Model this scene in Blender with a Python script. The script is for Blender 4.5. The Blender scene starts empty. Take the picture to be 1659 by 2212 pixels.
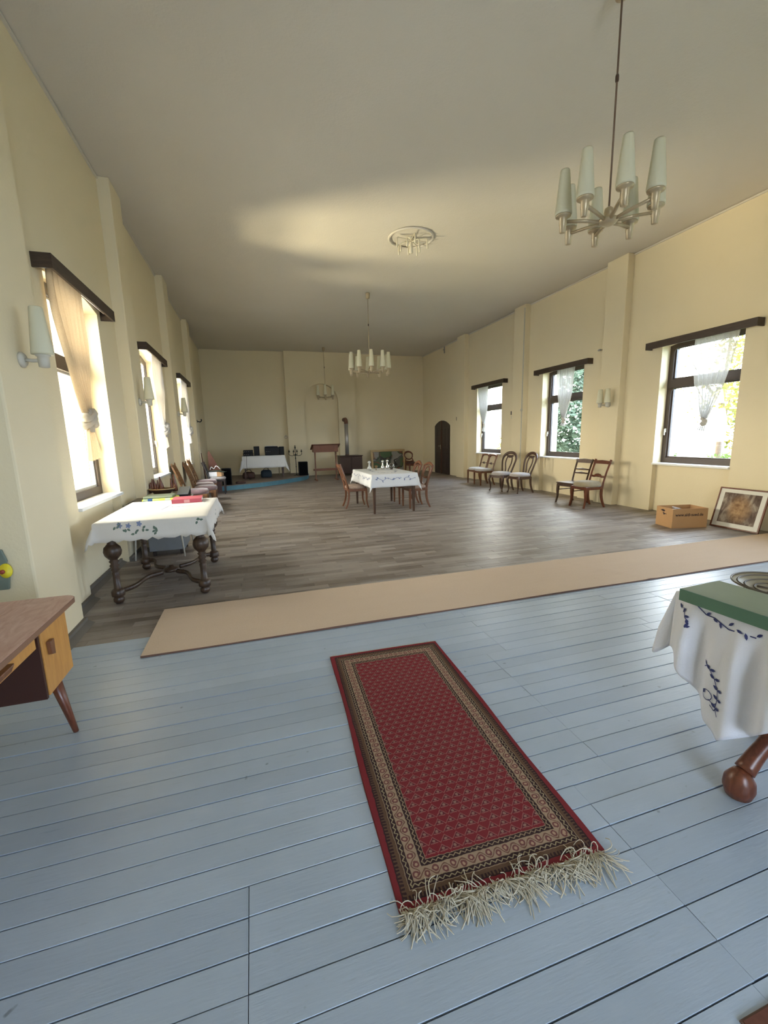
import bpy, math, random
from math import sin, cos, pi, radians as R_, hypot, atan2, sqrt
from mathutils import Vector, Matrix
random.seed(7)
SC = bpy.context.scene
COL = SC.collection

# ------------------------------------------------------------------ camera
cam = bpy.data.cameras.new('camera'); camo = bpy.data.objects.new('camera', cam); COL.objects.link(camo)
cr = Vector((0.95545786, -0.29419936, -0.02338837)); cu = Vector((0.07374883, 0.16127237, 0.98415056)); cf = Vector((0.28576457, 0.94203926, -0.17578581))
m = Matrix((cr, cu, -cf)).transposed().to_4x4(); m.translation = Vector((0, 0, 1.5))
camo.matrix_world = m
cam.sensor_fit = 'VERTICAL'; cam.sensor_height = 36.0; cam.lens = 917.12 / 2212 * 36; cam.clip_start = 0.02; cam.clip_end = 300
SC.camera = camo

# ------------------------------------------------------------------ sky, sun, exposure
SC.view_settings.view_transform = 'Standard'; SC.view_settings.look = 'None'; SC.view_settings.gamma = 1
SC.view_settings.use_curve_mapping = False
SC.view_settings.exposure = 0.72
w = bpy.data.worlds.new('sky'); SC.world = w; w.use_nodes = True
nt = w.node_tree; nt.nodes.clear()
wo = nt.nodes.new('ShaderNodeOutputWorld'); bg = nt.nodes.new('ShaderNodeBackground')
tc = nt.nodes.new('ShaderNodeTexCoord'); sx = nt.nodes.new('ShaderNodeSeparateXYZ')
nt.links.new(tc.outputs['Generated'], sx.inputs[0])
def wramp(sock, stops):
    r = nt.nodes.new('ShaderNodeValToRGB'); nt.links.new(sock, r.inputs[0])
    for e, (p, c) in zip(r.color_ramp.elements, stops): e.position = p; e.color = (*c, 1)
    return r.outputs[0]
# hazy winter sky: warm and bright round the low sun on the left, clear and bluer on the right
dp = nt.nodes.new('ShaderNodeVectorMath'); dp.operation = 'DOT_PRODUCT'; nt.links.new(tc.outputs['Generated'], dp.inputs[0]); dp.inputs[1].default_value = (0.7, -0.7, 0)
mr = nt.nodes.new('ShaderNodeMapRange'); nt.links.new(dp.outputs['Value'], mr.inputs[0]); mr.inputs[1].default_value = -1; mr.inputs[2].default_value = 1
side = wramp(mr.outputs[0], [(0.15, (1.0, 0.90, 0.74)), (0.85, (0.48, 0.57, 0.72))])
up = wramp(sx.outputs[2], [(0.0, (1.0, 1.0, 1.0)), (0.9, (0.66, 0.74, 0.88))])
mx = nt.nodes.new('ShaderNodeMix'); mx.data_type = 'RGBA'; mx.blend_type = 'MULTIPLY'; mx.inputs[0].default_value = 1
nt.links.new(side, mx.inputs[6]); nt.links.new(up, mx.inputs[7]); nt.links.new(mx.outputs[2], bg.inputs[0]); nt.links.new(bg.outputs[0], wo.inputs[0])
bg.inputs[1].default_value = 21.0

def lamp(name, typ, loc, direction, energy, color, **kw):
    l = bpy.data.lights.new(name, typ); o = bpy.data.objects.new(name, l); COL.objects.link(o)
    o.location = loc; o.rotation_euler = Vector(direction).to_track_quat('-Z', 'Y').to_euler()
    l.energy = energy; l.color = color
    for k, v in kw.items(): setattr(l, k, v)
    return o
# very low hazy sun on the left, shining almost level through the left windows on to the right wall
sun = lamp('sun', 'SUN', (0, 0, 20), (1.0, -0.38, -0.10), 2.0, (1.0, 0.84, 0.62), angle=R_(16))
glint = lamp('path_glint', 'SPOT', (-6.0, 5.75, 0.1), (13.1, -0.7, 3.3), 1500.0, (1.0, 0.80, 0.48), spot_size=R_(30), spot_blend=1.0, shadow_soft_size=0.5)
# low sun thrown back up by a puddle on the path outside the left wall: the warm fan on the ceiling
bounce = lamp('puddle_glint', 'SPOT', (-3.9, 9.0, 0.1), (6.2, -2.4, 4.9), 1500.0, (1.0, 0.84, 0.52), spot_size=R_(64), spot_blend=0.9, shadow_soft_size=0.30)

WIN = [(-1, 4.60, 5.96), (-1, 7.90, 9.27), (-1, 11.2, 12.6), (1, 4.77, 6.12), (1, 8.00, 9.40), (1, 11.24, 12.69), (1, 1.50, 2.87), (1, -1.75, -0.4)]
for s, a, b in WIN:
    x = -1.95 if s < 0 else 7.45
    o = lamp('window_portal', 'AREA', (x, (a + b) / 2, 1.95), (-s, 0, 0), 1.0, (1, 1, 1), shape='RECTANGLE', size=2.2, size_y=b - a + .1)
    # long side of the rectangle stands upright
    q = Vector((-s, 0, 0)).to_track_quat('-Z', 'Y'); o.rotation_euler = q.to_euler()
    ax = q @ Vector((1, 0, 0))
    if abs(ax.z) < 0.5: o.data.size, o.data.size_y = b - a + .1, 2.2
    o.data.cycles.is_portal = True
o = lamp('back_portal', 'AREA', (0.9, -3.3, 1.85), (0, 1, 0), 1.0, (1, 1, 1), shape='RECTANGLE', size=1.8, size_y=2.0); o.data.cycles.is_portal = True

# ------------------------------------------------------------------ node helpers
class N:
    def __init__(s, name):
        s.m = bpy.data.materials.new(name); s.m.use_nodes = True; s.t = s.m.node_tree; s.t.nodes.clear()
        s.out = s.t.nodes.new('ShaderNodeOutputMaterial'); s._c = None
    def node(s, typ, ins=None, **kw):
        n = s.t.nodes.new(typ)
        for k, v in kw.items(): setattr(n, k, v)
        for k, v in (ins or {}).items(): s.put(n.inputs[k], v)
        return n
    def put(s, sock, v):
        if isinstance(v, bpy.types.NodeSocket): s.t.links.new(v, sock)
        elif isinstance(v, (int, float)) and sock.type in ('RGBA',): sock.default_value = (v, v, v, 1)
        elif isinstance(v, (tuple, list)) and sock.type == 'RGBA' and len(v) == 3: sock.default_value = (*v, 1)
        else: sock.default_value = v
    def ma(s, op, a, b=0.0, c=0.0, clamp=False):
        n = s.node('ShaderNodeMath', operation=op, use_clamp=clamp); s.put(n.inputs[0], a); s.put(n.inputs[1], b)
        if op in ('MULTIPLY_ADD', 'WRAP', 'COMPARE', 'SMOOTH_MIN', 'SMOOTH_MAX'): s.put(n.inputs[2], c)
        return n.outputs[0]
    def obj(s):
        if s._c is None: s._c = s.node('ShaderNodeTexCoord')
        return s._c.outputs['Object']
    def world(s): return s.node('ShaderNodeNewGeometry').outputs['Position']
    def scale(s, v, sc): return s.node('ShaderNodeMapping', {'Vector': v, 'Scale': sc}).outputs[0]
    def noise(s, v, scale=5, detail=3, rough=.55, dist=0): return s.node('ShaderNodeTexNoise', {'Vector': v, 'Scale': scale, 'Detail': detail, 'Roughness': rough, 'Distortion': dist}).outputs[0]
    def ramp(s, f, stops, interp='LINEAR'):
        n = s.node('ShaderNodeValToRGB', {0: f}); r = n.color_ramp; r.interpolation = interp
        while len(r.elements) < len(stops): r.elements.new(0.5)
        for e, (p, c) in zip(r.elements, stops): e.position = p; e.color = (*c, 1) if len(c) == 3 else c
        return n.outputs[0]
    def mix(s, f, a, b, mode='MIX'):
        n = s.node('ShaderNodeMix', data_type='RGBA', blend_type=mode); s.put(n.inputs[0], f); s.put(n.inputs[6], a); s.put(n.inputs[7], b); return n.outputs[2]
    def bump(s, h, st=.3, dist=.01): return s.node('ShaderNodeBump', {'Height': h, 'Strength': st, 'Distance': dist}).outputs[0]
    def pbr(s, col, rough=.6, metal=0.0, normal=None, **kw):
        p = s.node('ShaderNodeBsdfPrincipled'); s.put(p.inputs['Base Color'], col); s.put(p.inputs['Roughness'], rough); s.put(p.inputs['Metallic'], metal)
        if normal is not None: s.put(p.inputs['Normal'], normal)
        for k, v in kw.items(): s.put(p.inputs[k], v)
        return p.outputs[0]
    def done(s, sh): s.t.links.new(sh, s.out.inputs[0]); return s.m

def mul(c, k): return tuple(min(1, v * k) for v in c)
def plain(name, c, rough=.6, metal=0.0, var=.12, scale=8, bump=.15, bscale=60, **kw):
    n = N(name); o = n.obj(); f = n.noise(o, scale)
    col = n.mix(f, mul(c, 1 - var), mul(c, 1 + var))
    return n.done(n.pbr(col, rough, metal, n.bump(n.noise(o, bscale, 2), bump, .003), **kw))
def wood(name, c1, c2, rough=.4, sc=(30, 30, 3), **kw):
    n = N(name); o = n.scale(n.obj(), sc); f = n.noise(o, 1.4, 5, .6, 1.2)
    col = n.ramp(f, [(.3, c1), (.7, c2)])
    return n.done(n.pbr(col, rough, 0, n.bump(f, .12, .004), **kw))
M = {}
def wall_mat():
    n = N('wall_plaster'); p = n.world(); big = n.noise(p, .7, 4); fine = n.noise(p, 55, 3, .6); sc = n.noise(n.scale(p, (1, 1, .35)), 3.2, 5, .65)
    col = n.mix(big, (.75, .645, .43), (.81, .71, .50)); col = n.mix(n.ramp(sc, [(.62, (0, 0, 0)), (.8, (.25, .25, .25))]), col, (.68, .60, .42))
    return n.done(n.pbr(col, .85, 0, n.bump(n.ma('ADD', fine, n.ma('MULTIPLY', n.noise(p, 6, 3), 1.2)), .22, .008)))
M['wall'] = wall_mat()
def ceil_mat():
    n = N('ceiling_paint'); p = n.world(); col = n.mix(n.noise(p, .9, 5), (.65, .60, .51), (.71, .66, .57))
    return n.done(n.pbr(col, .85, 0, n.bump(n.ma('ADD', n.noise(p, 40, 3), n.ma('MULTIPLY', n.noise(p, 2.2, 3), 2.0)), .22, .012)))
M['ceil'] = ceil_mat()
def board_mat():
    n = N('blue_grey_floor_paint'); o = n.world(); rnd = n.node('ShaderNodeObjectInfo').outputs['Random']
    base = n.mix(rnd, (.37, .435, .52), (.43, .50, .585)); sc = n.noise(n.scale(o, (1.2, 9, 9)), 3.5, 5, .65)
    base = n.mix(n.ramp(sc, [(.55, (0, 0, 0)), (.78, (.4, .4, .4))]), base, (.50, .56, .62))
    base = n.mix(n.ramp(n.noise(o, 1.3, 4, .6), [(.35, (0, 0, 0)), (.7, (.45, .45, .45))]), base, (.31, .355, .39)); base = n.mix(n.ramp(n.noise(n.scale(o, (2, 14, 1)), 5, 5, .7), [(.60, (0, 0, 0)), (.75, (.35, .35, .35))]), base, (.24, .245, .23))
    spots = n.noise(o, 17, 2, .5); base = n.mix(n.ramp(spots, [(.73, (0, 0, 0)), (.78, (.7, .7, .7))]), base, (.13, .15, .16))
    rough = n.ma('MULTIPLY_ADD', sc, .26, .20)
    return n.done(n.pbr(base, rough, 0, n.bump(n.ma('ADD', n.noise(n.scale(o, (3, 22, 22)), 4, 4), n.ma('MULTIPLY', n.noise(o, 9, 2), .8)), .16, .006)))
M['board'] = board_mat()
M['gap'] = plain('groove_dirt', (.03, .034, .036), .95, **{'Specular IOR Level': .1})
def parquet_mat():
    n = N('worn_parquet'); o = n.world(); rnd = n.node('ShaderNodeObjectInfo').outputs['Random']; isl = n.node('ShaderNodeNewGeometry').outputs['Random Per Island']
    r = n.node('ShaderNodeTexWhiteNoise', {'W': n.ma('MULTIPLY_ADD', rnd, 7.31, isl)}, noise_dimensions='1D').outputs[0]
    base = n.ramp(r, [(0, (.14, .108, .086)), (.5, (.225, .182, .15)), (1, (.36, .305, .265))])
    wear = n.noise(n.scale(o, (.5, 1.8, 1)), 1.6, 5, .62); base = n.mix(n.ramp(wear, [(.42, (0, 0, 0)), (.7, (.75, .75, .75))]), base, (.42, .375, .34))
    g = n.noise(n.scale(o, (4, 60, 10)), 2, 4); base = n.mix(n.ma('MULTIPLY', g, .45), base, (.09, .072, .056))
    return n.done(n.pbr(base, n.ma('MULTIPLY_ADD', wear, .25, .33), 0, n.bump(g, .15, .004)))
M['parquet'] = parquet_mat()
M['mat'] = None
def jute():
    n = N('beige_runner_felt'); o = n.world(); f = n.noise(o, 260, 2, .7); b = n.noise(n.scale(o, (1, 2.5, 1)), 2.2, 4)
    col = n.mix(f, (.40, .285, .195), (.74, .58, .43)); col = n.mix(n.ma('MULTIPLY', b, .55), col, (.62, .49, .37))
    wr = n.noise(n.scale(o, (.6, 3, 1)), 2.5, 2)
    return n.done(n.pbr(col, .95, 0, n.bump(n.ma('ADD', f, n.ma('MULTIPLY', wr, 6)), .3, .006)))
M['mat'] = jute()
M['matedge'] = plain('runner_binding', (.14, .075, .05), .8)
M['white_paint'] = plain('white_gloss_paint', (.80, .80, .78), .35, var=.04)
M['darkframe'] = plain('dark_brown_window_paint', (.055, .035, .024), .45)
M['valance'] = wood('dark_stained_valance', (.03, .019, .012), (.065, .04, .026), .5, (3, 3, 40))
M['base'] = plain('grey_brown_skirting', (.16, .14, .115), .7)
M['mahog'] = wood('mahogany', (.09, .025, .012), (.18, .055, .025), .32)
M['walnut'] = wood('dark_walnut', (.045, .022, .013), (.10, .05, .028), .33)
M['cherry'] = wood('reddish_cherry', (.115, .042, .018), (.21, .085, .036), .35)
M['oakdark'] = wood('dark_carved_oak', (.035, .020, .012), (.085, .048, .028), .38)
M['ebon'] = wood('blackened_wood', (.02, .014, .012), (.045, .03, .024), .4)
M['maple'] = wood('honey_veneer', (.52, .235, .055), (.66, .33, .085), .38, (3, 18, 3))
M['cabside'] = plain('dark_stained_inner_side', (.05, .014, .008), .45)
def formica():
    n = N('pink_brown_formica'); o = n.obj(); f = n.noise(n.scale(o, (6, 2, 2)), 3, 5, .6, 1.5)
    col = n.ramp(f, [(.3, (.42, .22, .165)), (.55, (.54, .33, .27)), (.75, (.63, .44, .38))]); return n.done(n.pbr(col, .36, 0, n.bump(f, .08, .003)))
M['formica'] = formica()
M['edgeband'] = plain('brown_edge_band', (.24, .125, .075), .4)
M['brass'] = plain('painted_old_gold_metal', (.52, .42, .27), .38, .45, var=.1)
M['rod'] = plain('tarnished_rod', (.20, .13, .09), .45, .3)
def opal(name='opal_glass'):
    n = N(name); p = n.pbr((.84, .80, .60), .4, 0); t = n.node('ShaderNodeBsdfTranslucent', {'Color': (.8, .82, .72, 1)}).outputs[0]
    mx = n.node('ShaderNodeMixShader', {0: .22}); n.t.links.new(p, mx.inputs[1]); n.t.links.new(t, mx.inputs[2]); return n.done(mx.outputs[0])
M['opal'] = opal()
def cloth(name, c, tr=.12, crease=1.0):
    n = N(name); o = n.obj(); cr_ = n.noise(n.scale(o, (1, 1, .5)), 7, 4, .6); wv = n.noise(o, 220, 2)
    nb = n.bump(n.ma('ADD', n.ma('MULTIPLY', cr_, 5 * crease), wv), .25, .006)
    p = n.pbr(n.mix(wv, mul(c, .94), c), .85, 0, nb); t = n.node('ShaderNodeBsdfTranslucent', {'Color': (*c, 1)}).outputs[0]
    mx = n.node('ShaderNodeMixShader', {0: tr}); n.t.links.new(p, mx.inputs[1]); n.t.links.new(t, mx.inputs[2]); return n.done(mx.outputs[0])
M['cloth'] = cloth('white_linen', (.80, .80, .80))
M['coolcloth'] = cloth('cool_white_linen', (.90, .90, .96))
M['cream'] = cloth('cream_linen', (.78, .74, .68))
M['navy'] = plain('navy_embroidery', (.035, .045, .16), .8)
M['bluethread'] = plain('blue_grey_embroidery', (.20, .24, .38), .8)
M['greenthread'] = plain('dusty_green_embroidery', (.12, .17, .13), .8)
def sheer(name='sheer_lace', dc=(.86, .82, .76, 1), tcol=(.34, .33, .31, 1), tmin=.10, tvar=.14):
    n = N(name); o = n.obj(); wv = n.node('ShaderNodeTexWave', {'Vector': o, 'Scale': 16.0, 'Distortion': 14.0, 'Detail': 3.0, 'Detail Scale': 3.0}, wave_type='BANDS', bands_direction='Z').outputs[1]
    f = n.ramp(wv, [(.35, (0, 0, 0)), (.6, (1, 1, 1))])
    d = n.node('ShaderNodeBsdfDiffuse', {'Color': dc}).outputs[0]; t = n.node('ShaderNodeBsdfTranslucent', {'Color': tcol}).outputs[0]
    tr = n.node('ShaderNodeBsdfTransparent').outputs[0]
    a = n.node('ShaderNodeMixShader', {0: .55}); n.t.links.new(d, a.inputs[1]); n.t.links.new(t, a.inputs[2])
    b = n.node('ShaderNodeMixShader', {0: n.ma('MULTIPLY_ADD', f, -tvar, tmin + tvar)}); n.t.links.new(a.outputs[0], b.inputs[1]); n.t.links.new(tr, b.inputs[2])
    return n.done(b.outputs[0])
M['sheer'] = sheer()
M['sheerbrown'] = sheer('brown_weave_sheer', (.62, .50, .34, 1), (.19, .14, .085, 1), .0, .07)
M['sheerfar'] = sheer('white_voile', (.85, .84, .82, 1), (.17, .15, .125, 1), .0, .03)
def glass():
    n = N('window_glass'); tr = n.node('ShaderNodeBsdfTransparent', {'Color': (.96, .98, .97, 1)}).outputs[0]; g = n.node('ShaderNodeBsdfGlossy', {'Roughness': .02}).outputs[0]
    b = n.node('ShaderNodeMixShader', {0: .05}); n.t.links.new(tr, b.inputs[1]); n.t.links.new(g, b.inputs[2]); return n.done(b.outputs[0])
M['glass'] = glass()
def crystal():
    n = N('cut_crystal'); return n.done(n.pbr((.9, .92, .92), .05, 0, **{'Transmission Weight': .8, 'IOR': 1.5}))
M['crystal'] = crystal()
M['silver'] = plain('silver_plate', (.72, .70, .66), .2, 1.0, var=.05)
M['steel'] = plain('grey_painted_pipe', (.42, .40, .37), .35, .5)
M['rust'] = plain('rusty_elbow', (.17, .085, .055), .7, .2)
M['iron'] = plain('brown_enamel_stove', (.055, .028, .020), .3)
M['black'] = plain('black_plastic', (.006, .006, .007), .55, **{'Specular IOR Level': .2})
M['blackmesh'] = plain('black_speaker_cloth', (.004, .004, .004), .95, **{'Specular IOR Level': .1})
M['blackiron'] = plain('black_wrought_iron', (.03, .032, .028), .5, .6)
M['seatgrey'] = plain('silver_grey_velvet', (.40, .36, .33), .9, var=.25, scale=14, **{'Sheen Weight': .4})
M['seatgreen'] = plain('olive_worn_velvet', (.33, .27, .17), .9, var=.25, scale=14, **{'Sheen Weight': .3})
M['seatmauve'] = plain('dusty_mauve_velvet', (.25, .155, .155), .9, var=.3, scale=10, **{'Sheen Weight': .6})
M['seatpale'] = plain('pale_ivory_cushion', (.52, .49, .46), .9, var=.12)
M['seatpattern'] = plain('patterned_seat_fabric', (.36, .26, .20), .9, var=.6, scale=40)
M['card'] = plain('brown_cardboard', (.50, .29, .135), .85, var=.06)
M['cardin'] = plain('cardboard_inside', (.36, .20, .10), .9)
M['ink'] = plain('black_print', (.03, .015, .02), .8)
M['paper'] = plain('white_paper', (.78, .76, .74), .8, var=.05)
M['redbook'] = plain('faded_red_cloth_binding', (.42, .075, .10), .7)
M['greenbook'] = plain('green_cloth_binding', (.085, .165, .10), .6, var=.1)
M['greentop'] = plain('olive_green_cover', (.165, .205, .105), .55, var=.08)
M['bluepaint'] = plain('teal_blue_stage_paint', (.10, .26, .33), .55, var=.2)
M['stagetop'] = plain('stage_floor_brown', (.20, .16, .13), .6, var=.2)
M['gilt'] = plain('old_gilt_frame', (.50, .36, .18), .4, .3)
M['redbrown'] = plain('red_brown_leather', (.06, .025, .018), .6)
M['greychest'] = plain('grey_painted_chest', (.17, .18, .19), .6)
M['ivory'] = plain('ivory_plastic', (.55, .52, .44), .5)
M['dot'] = plain('yellow_paint', (.80, .66, .03), .45, var=.05)
M['greygreen'] = plain('grey_green_paint', (.16, .20, .17), .6, var=.15)
M['redknob'] = plain('dark_red_paint', (.30, .05, .03), .4)
M['hair'] = plain('dark_brown_paint', (.06, .035, .025), .6)
M['fringe'] = plain('cream_cotton_fringe', (.56, .50, .38), .9, var=.12)
M['plate'] = plain('olive_glazed_pottery', (.30, .255, .16), .5, var=.2)
M['platedark'] = plain('dark_pottery_band', (.11, .085, .06), .5)
M['outwall'] = plain('outside_render', (.80, .79, .76), .9)
M['grass'] = plain('garden_grass', (.06, .09, .03), .9, var=.4, scale=1.5)
M['path'] = plain('pale_gravel', (.52, .50, .46), .9, var=.2, scale=4)
def leafmat(name, a, b):
    n = N(name); isl = n.node('ShaderNodeNewGeometry').outputs['Random Per Island']; c = n.mix(isl, a, b)
    d = n.node('ShaderNodeBsdfDiffuse', {'Color': c}).outputs[0]; t = n.node('ShaderNodeBsdfTranslucent', {'Color': c}).outputs[0]
    mx = n.node('ShaderNodeMixShader', {0: .45}); n.t.links.new(d, mx.inputs[1]); n.t.links.new(t, mx.inputs[2]); return n.done(mx.outputs[0])
M['conifer'] = leafmat('conifer_needles', (.10, .145, .105), (.19, .25, .19))
M['autumn'] = leafmat('autumn_leaves', (.32, .25, .06), (.12, .15, .04))
M['shrub'] = leafmat('shrub_leaves', (.06, .10, .03), (.12, .17, .05))
M['bark'] = wood('bark', (.09, .06, .04), (.16, .12, .09), .9)

# ------------------------------------------------------------------ mesh helpers
class MB:
    def __init__(s): s.v = []; s.f = []; s.sm = []
    def add(s, vs, fs, smooth=False):
        b = len(s.v); s.v += [tuple(p) for p in vs]; s.f += [tuple(i + b for i in f) for f in fs]; s.sm += [smooth] * len(fs); return s
    def box(s, x0, x1, y0, y1, z0, z1, rz=0, mat=None):
        vs = [(x0, y0, z0), (x1, y0, z0), (x1, y1, z0), (x0, y1, z0), (x0, y0, z1), (x1, y0, z1), (x1, y1, z1), (x0, y1, z1)]
        if rz:
            cx, cy = (x0 + x1) / 2, (y0 + y1) / 2; vs = [(cx + (x - cx) * cos(rz) - (y - cy) * sin(rz), cy + (x - cx) * sin(rz) + (y - cy) * cos(rz), z) for x, y, z in vs]
        if mat is not None: vs = [mat @ Vector(p) for p in vs]
        return s.add(vs, [(0, 3, 2, 1), (4, 5, 6, 7), (0, 1, 5, 4), (1, 2, 6, 5), (2, 3, 7, 6), (3, 0, 4, 7)])
    def prism(s, poly, axis, a, b, mat=None):
        n = len(poly)
        def P(p, t): return {'x': (t, p[0], p[1]), 'y': (p[0], t, p[1]), 'z': (p[0], p[1], t)}[axis]
        vs = [P(p, a) for p in poly] + [P(p, b) for p in poly]
        if mat is not None: vs = [mat @ Vector(p) for p in vs]
        return s.add(vs, [tuple(range(n))[::-1], tuple(range(n, 2 * n))] + [(i, (i + 1) % n, (i + 1) % n + n, i + n) for i in range(n)])
    def lathe(s, prof, c=(0, 0, 0), n=16, mat=None, cap=True):
        vs = []; fs = []
        for r, z in prof:
            for i in range(n): a = 2 * pi * i / n; vs.append(Vector((r * cos(a), r * sin(a), z)))
        for j in range(len(prof) - 1):
            for i in range(n): k = (i + 1) % n; fs.append((j * n + i, j * n + k, (j + 1) * n + k, (j + 1) * n + i))
        if cap: fs.append(tuple(range(n))[::-1]); fs.append(tuple(range((len(prof) - 1) * n, len(prof) * n)))
        vs = [(mat @ v if mat is not None else v) + Vector(c) for v in vs]
        return s.add(vs, fs, True)
    def sweep(s, pts, rad, n=6, closed=False, ph=0.0, cap=True, flat=1.0, up=None):
        pts = [Vector(p) for p in pts]; L = len(pts)
        if not hasattr(rad, '__len__'): rad = [rad] * L
        vs = []; prev = None
        for i, p in enumerate(pts):
            if closed: t = pts[(i + 1) % L] - pts[i - 1]
            else: t = pts[min(i + 1, L - 1)] - pts[max(i - 1, 0)]
            t = t.normalized() if t.length > 1e-9 else Vector((0, 0, 1))
            if up is not None: u = Vector(up)
            elif prev is None: u = Vector((0, 1, 0)) if abs(t.y) < .9 else Vector((1, 0, 0))
            else: u = prev
            u = (u - t * u.dot(t)); u = u.normalized() if u.length > 1e-6 else Vector((1, 0, 0)); prev = u; w_ = t.cross(u)
            for k in range(n):
                a = 2 * pi * k / n + ph; vs.append(p + (w_ * cos(a) + u * sin(a) * flat) * rad[i])
        fs = []
        for j in range(L if closed else L - 1):
            q = (j + 1) % L
            for k in range(n): l = (k + 1) % n; fs.append((j * n + k, j * n + l, q * n + l, q * n + k))
        if cap and not closed: fs.append(tuple(range(n))[::-1]); fs.append(tuple(range((L - 1) * n, L * n)))
        return s.add(vs, fs, n > 5)
    def grid(s, fn, nu, nv, smooth=True):
        vs = [fn(i / nu, j / nv) for j in range(nv + 1) for i in range(nu + 1)]
        return s.add(vs, [(j * (nu + 1) + i, j * (nu + 1) + i + 1, (j + 1) * (nu + 1) + i + 1, (j + 1) * (nu + 1) + i) for j in range(nv) for i in range(nu)], smooth)
    def dome(s, w_, d, h, z=0, c=(0, 0), taper=1.0, e=3.0):
        rings = [(.97, 0), (1.02, .25), (1.0, .6), (.9, .85), (.65, .97), (.3, 1.0)]; n = 24; vs = []; fs = []
        for sc, t in rings:
            for i in range(n):
                a = 2 * pi * i / n; ca, sa = cos(a), sin(a); r = (abs(ca) ** e + abs(sa) ** e) ** (-1 / e)
                x = w_ / 2 * r * ca * sc; y = d / 2 * r * sa * sc; x *= 1 - (1 - taper) * (y / d + .5); vs.append((x + c[0], y + c[1], z + h * t))
        for j in range(len(rings) - 1):
            for i in range(n): k = (i + 1) % n; fs.append((j * n + i, j * n + k, (j + 1) * n + k, (j + 1) * n + i))
        fs.append(tuple(range(n))[::-1]); fs.append(tuple(range((len(rings) - 1) * n, len(rings) * n)))
        return s.add(vs, fs, True)
    def build(s, name, mat, parent=None, bevel=0, solid=0, kind=None, label=None, auto=True):
        me = bpy.data.meshes.new(name); me.from_pydata(s.v, [], s.f); me.polygons.foreach_set('use_smooth', s.sm); me.materials.append(mat); me.update()
        o = bpy.data.objects.new(name, me); COL.objects.link(o)
        if parent is not None: o.parent = parent
        if solid:
            q = o.modifiers.new('solid', 'SOLIDIFY'); q.thickness = solid; q.offset = 0
        if bevel:
            q = o.modifiers.new('bevel', 'BEVEL'); q.width = bevel; q.segments = 2; q.limit_method = 'ANGLE'; q.angle_limit = R_(40)
        if kind: o['kind'] = kind
        if label: o['label'] = label
        return o
def thing(name, label, cat, loc=(0, 0, 0), rz=0, group=None):
    o = bpy.data.objects.new(name, None); COL.objects.link(o); o.location = loc; o.rotation_euler = (0, 0, rz); o.empty_display_size = .1
    o['label'] = label; o['category'] = cat
    if group: o['group'] = group
    return o
def tag(o, label, cat, group=None):
    o['label'] = label; o['category'] = cat
    if group: o['group'] = group
    return o
def struct(name, mb, mat, parent=None, **k): return mb.build(name, mat, parent, kind='structure', **k)
def dup(root, loc, rz, label, group=None):
    def cp(o, p):
        c = o.copy(); COL.objects.link(c); c.parent = p
        for ch in [q for q in CH.get(o.name, [])]: cp(ch, c)
        return c
    CH = {}
    for q in bpy.data.objects:
        if q.parent: CH.setdefault(q.parent.name, []).append(q)
    c = cp(root, None); c.location = loc; c.rotation_euler = (0, 0, rz); c['label'] = label
    if group: c['group'] = group
    return c
def bez(pts, n=8):
    """Catmull-Rom through pts"""
    P = [Vector(p) for p in pts]; P = [2 * P[0] - P[1]] + P + [2 * P[-1] - P[-2]]; out = []
    for i in range(1, len(P) - 2):
        for k in range(n):
            t = k / n; a, b, c, d = P[i - 1], P[i], P[i + 1], P[i + 2]
            out.append(.5 * ((2 * b) + (c - a) * t + (2 * a - 5 * b + 4 * c - d) * t * t + (3 * b - a - 3 * c + d) * t ** 3))
    out.append(P[-2]); return out
def lerp(a, b, t): return a + (b - a) * t
def radv(vals, n):
    m_ = len(vals) - 1; return [lerp(vals[min(int(i / (n - 1) * m_), m_ - 1)], vals[min(int(i / (n - 1) * m_), m_ - 1) + 1], i / (n - 1) * m_ - min(int(i / (n - 1) * m_), m_ - 1)) for i in range(n)]

# ------------------------------------------------------------------ room shell
XL, XR, YB, H = -1.6, 7.1, 17.3, 4.75
YN = -3.0
def side_wall(name, s, X, y0, y1, wins, extra_niche=True):
    mb = MB(); T = .5
    def bx(a, b, z0, z1, d0=0.0): xs = sorted((X + s * d0, X + s * T)); mb.box(xs[0], xs[1], a, b, z0, z1)
    cur = y0
    for a, b in wins:
        bx(cur, a, 0, H); bx(a, b, 0, .87, .10)
        pts = [(a, H), (a, 2.96)] + [(lerp(a, b, t / 8), 2.96 + .08 * sin(pi * t / 8)) for t in range(1, 8)] + [(b, 2.96), (b, H)]
        xs = sorted((X, X + s * T)); mb.prism(pts, 'x', xs[0], xs[1]); cur = b
    bx(cur, y1, 0, H)
    return struct(name, mb, M['wall'])
side_wall('wall_left', -1, XL, 3.98, YB, [(a, b) for s, a, b in WIN if s < 0])
side_wall('wall_right', 1, XR, YN, YB, sorted([(a, b) for s, a, b in WIN if s > 0]))
side_wall('wall_near_left', -1, -2.4, YN, 3.32, [])
struct('wall_front', MB().box(-2.9, 0, YN - .2, YN, 0, H).box(1.8, XR, YN - .2, YN, 0, H).box(0, 1.8, YN - .2, YN, 2.85, H).box(0, 1.8, YN - .2, YN, 0, .85), M['wall'])
struct('wall_back', MB().box(XL - .5, XR + .5, YB, YB + .3, 0, H), M['wall'])
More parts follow.
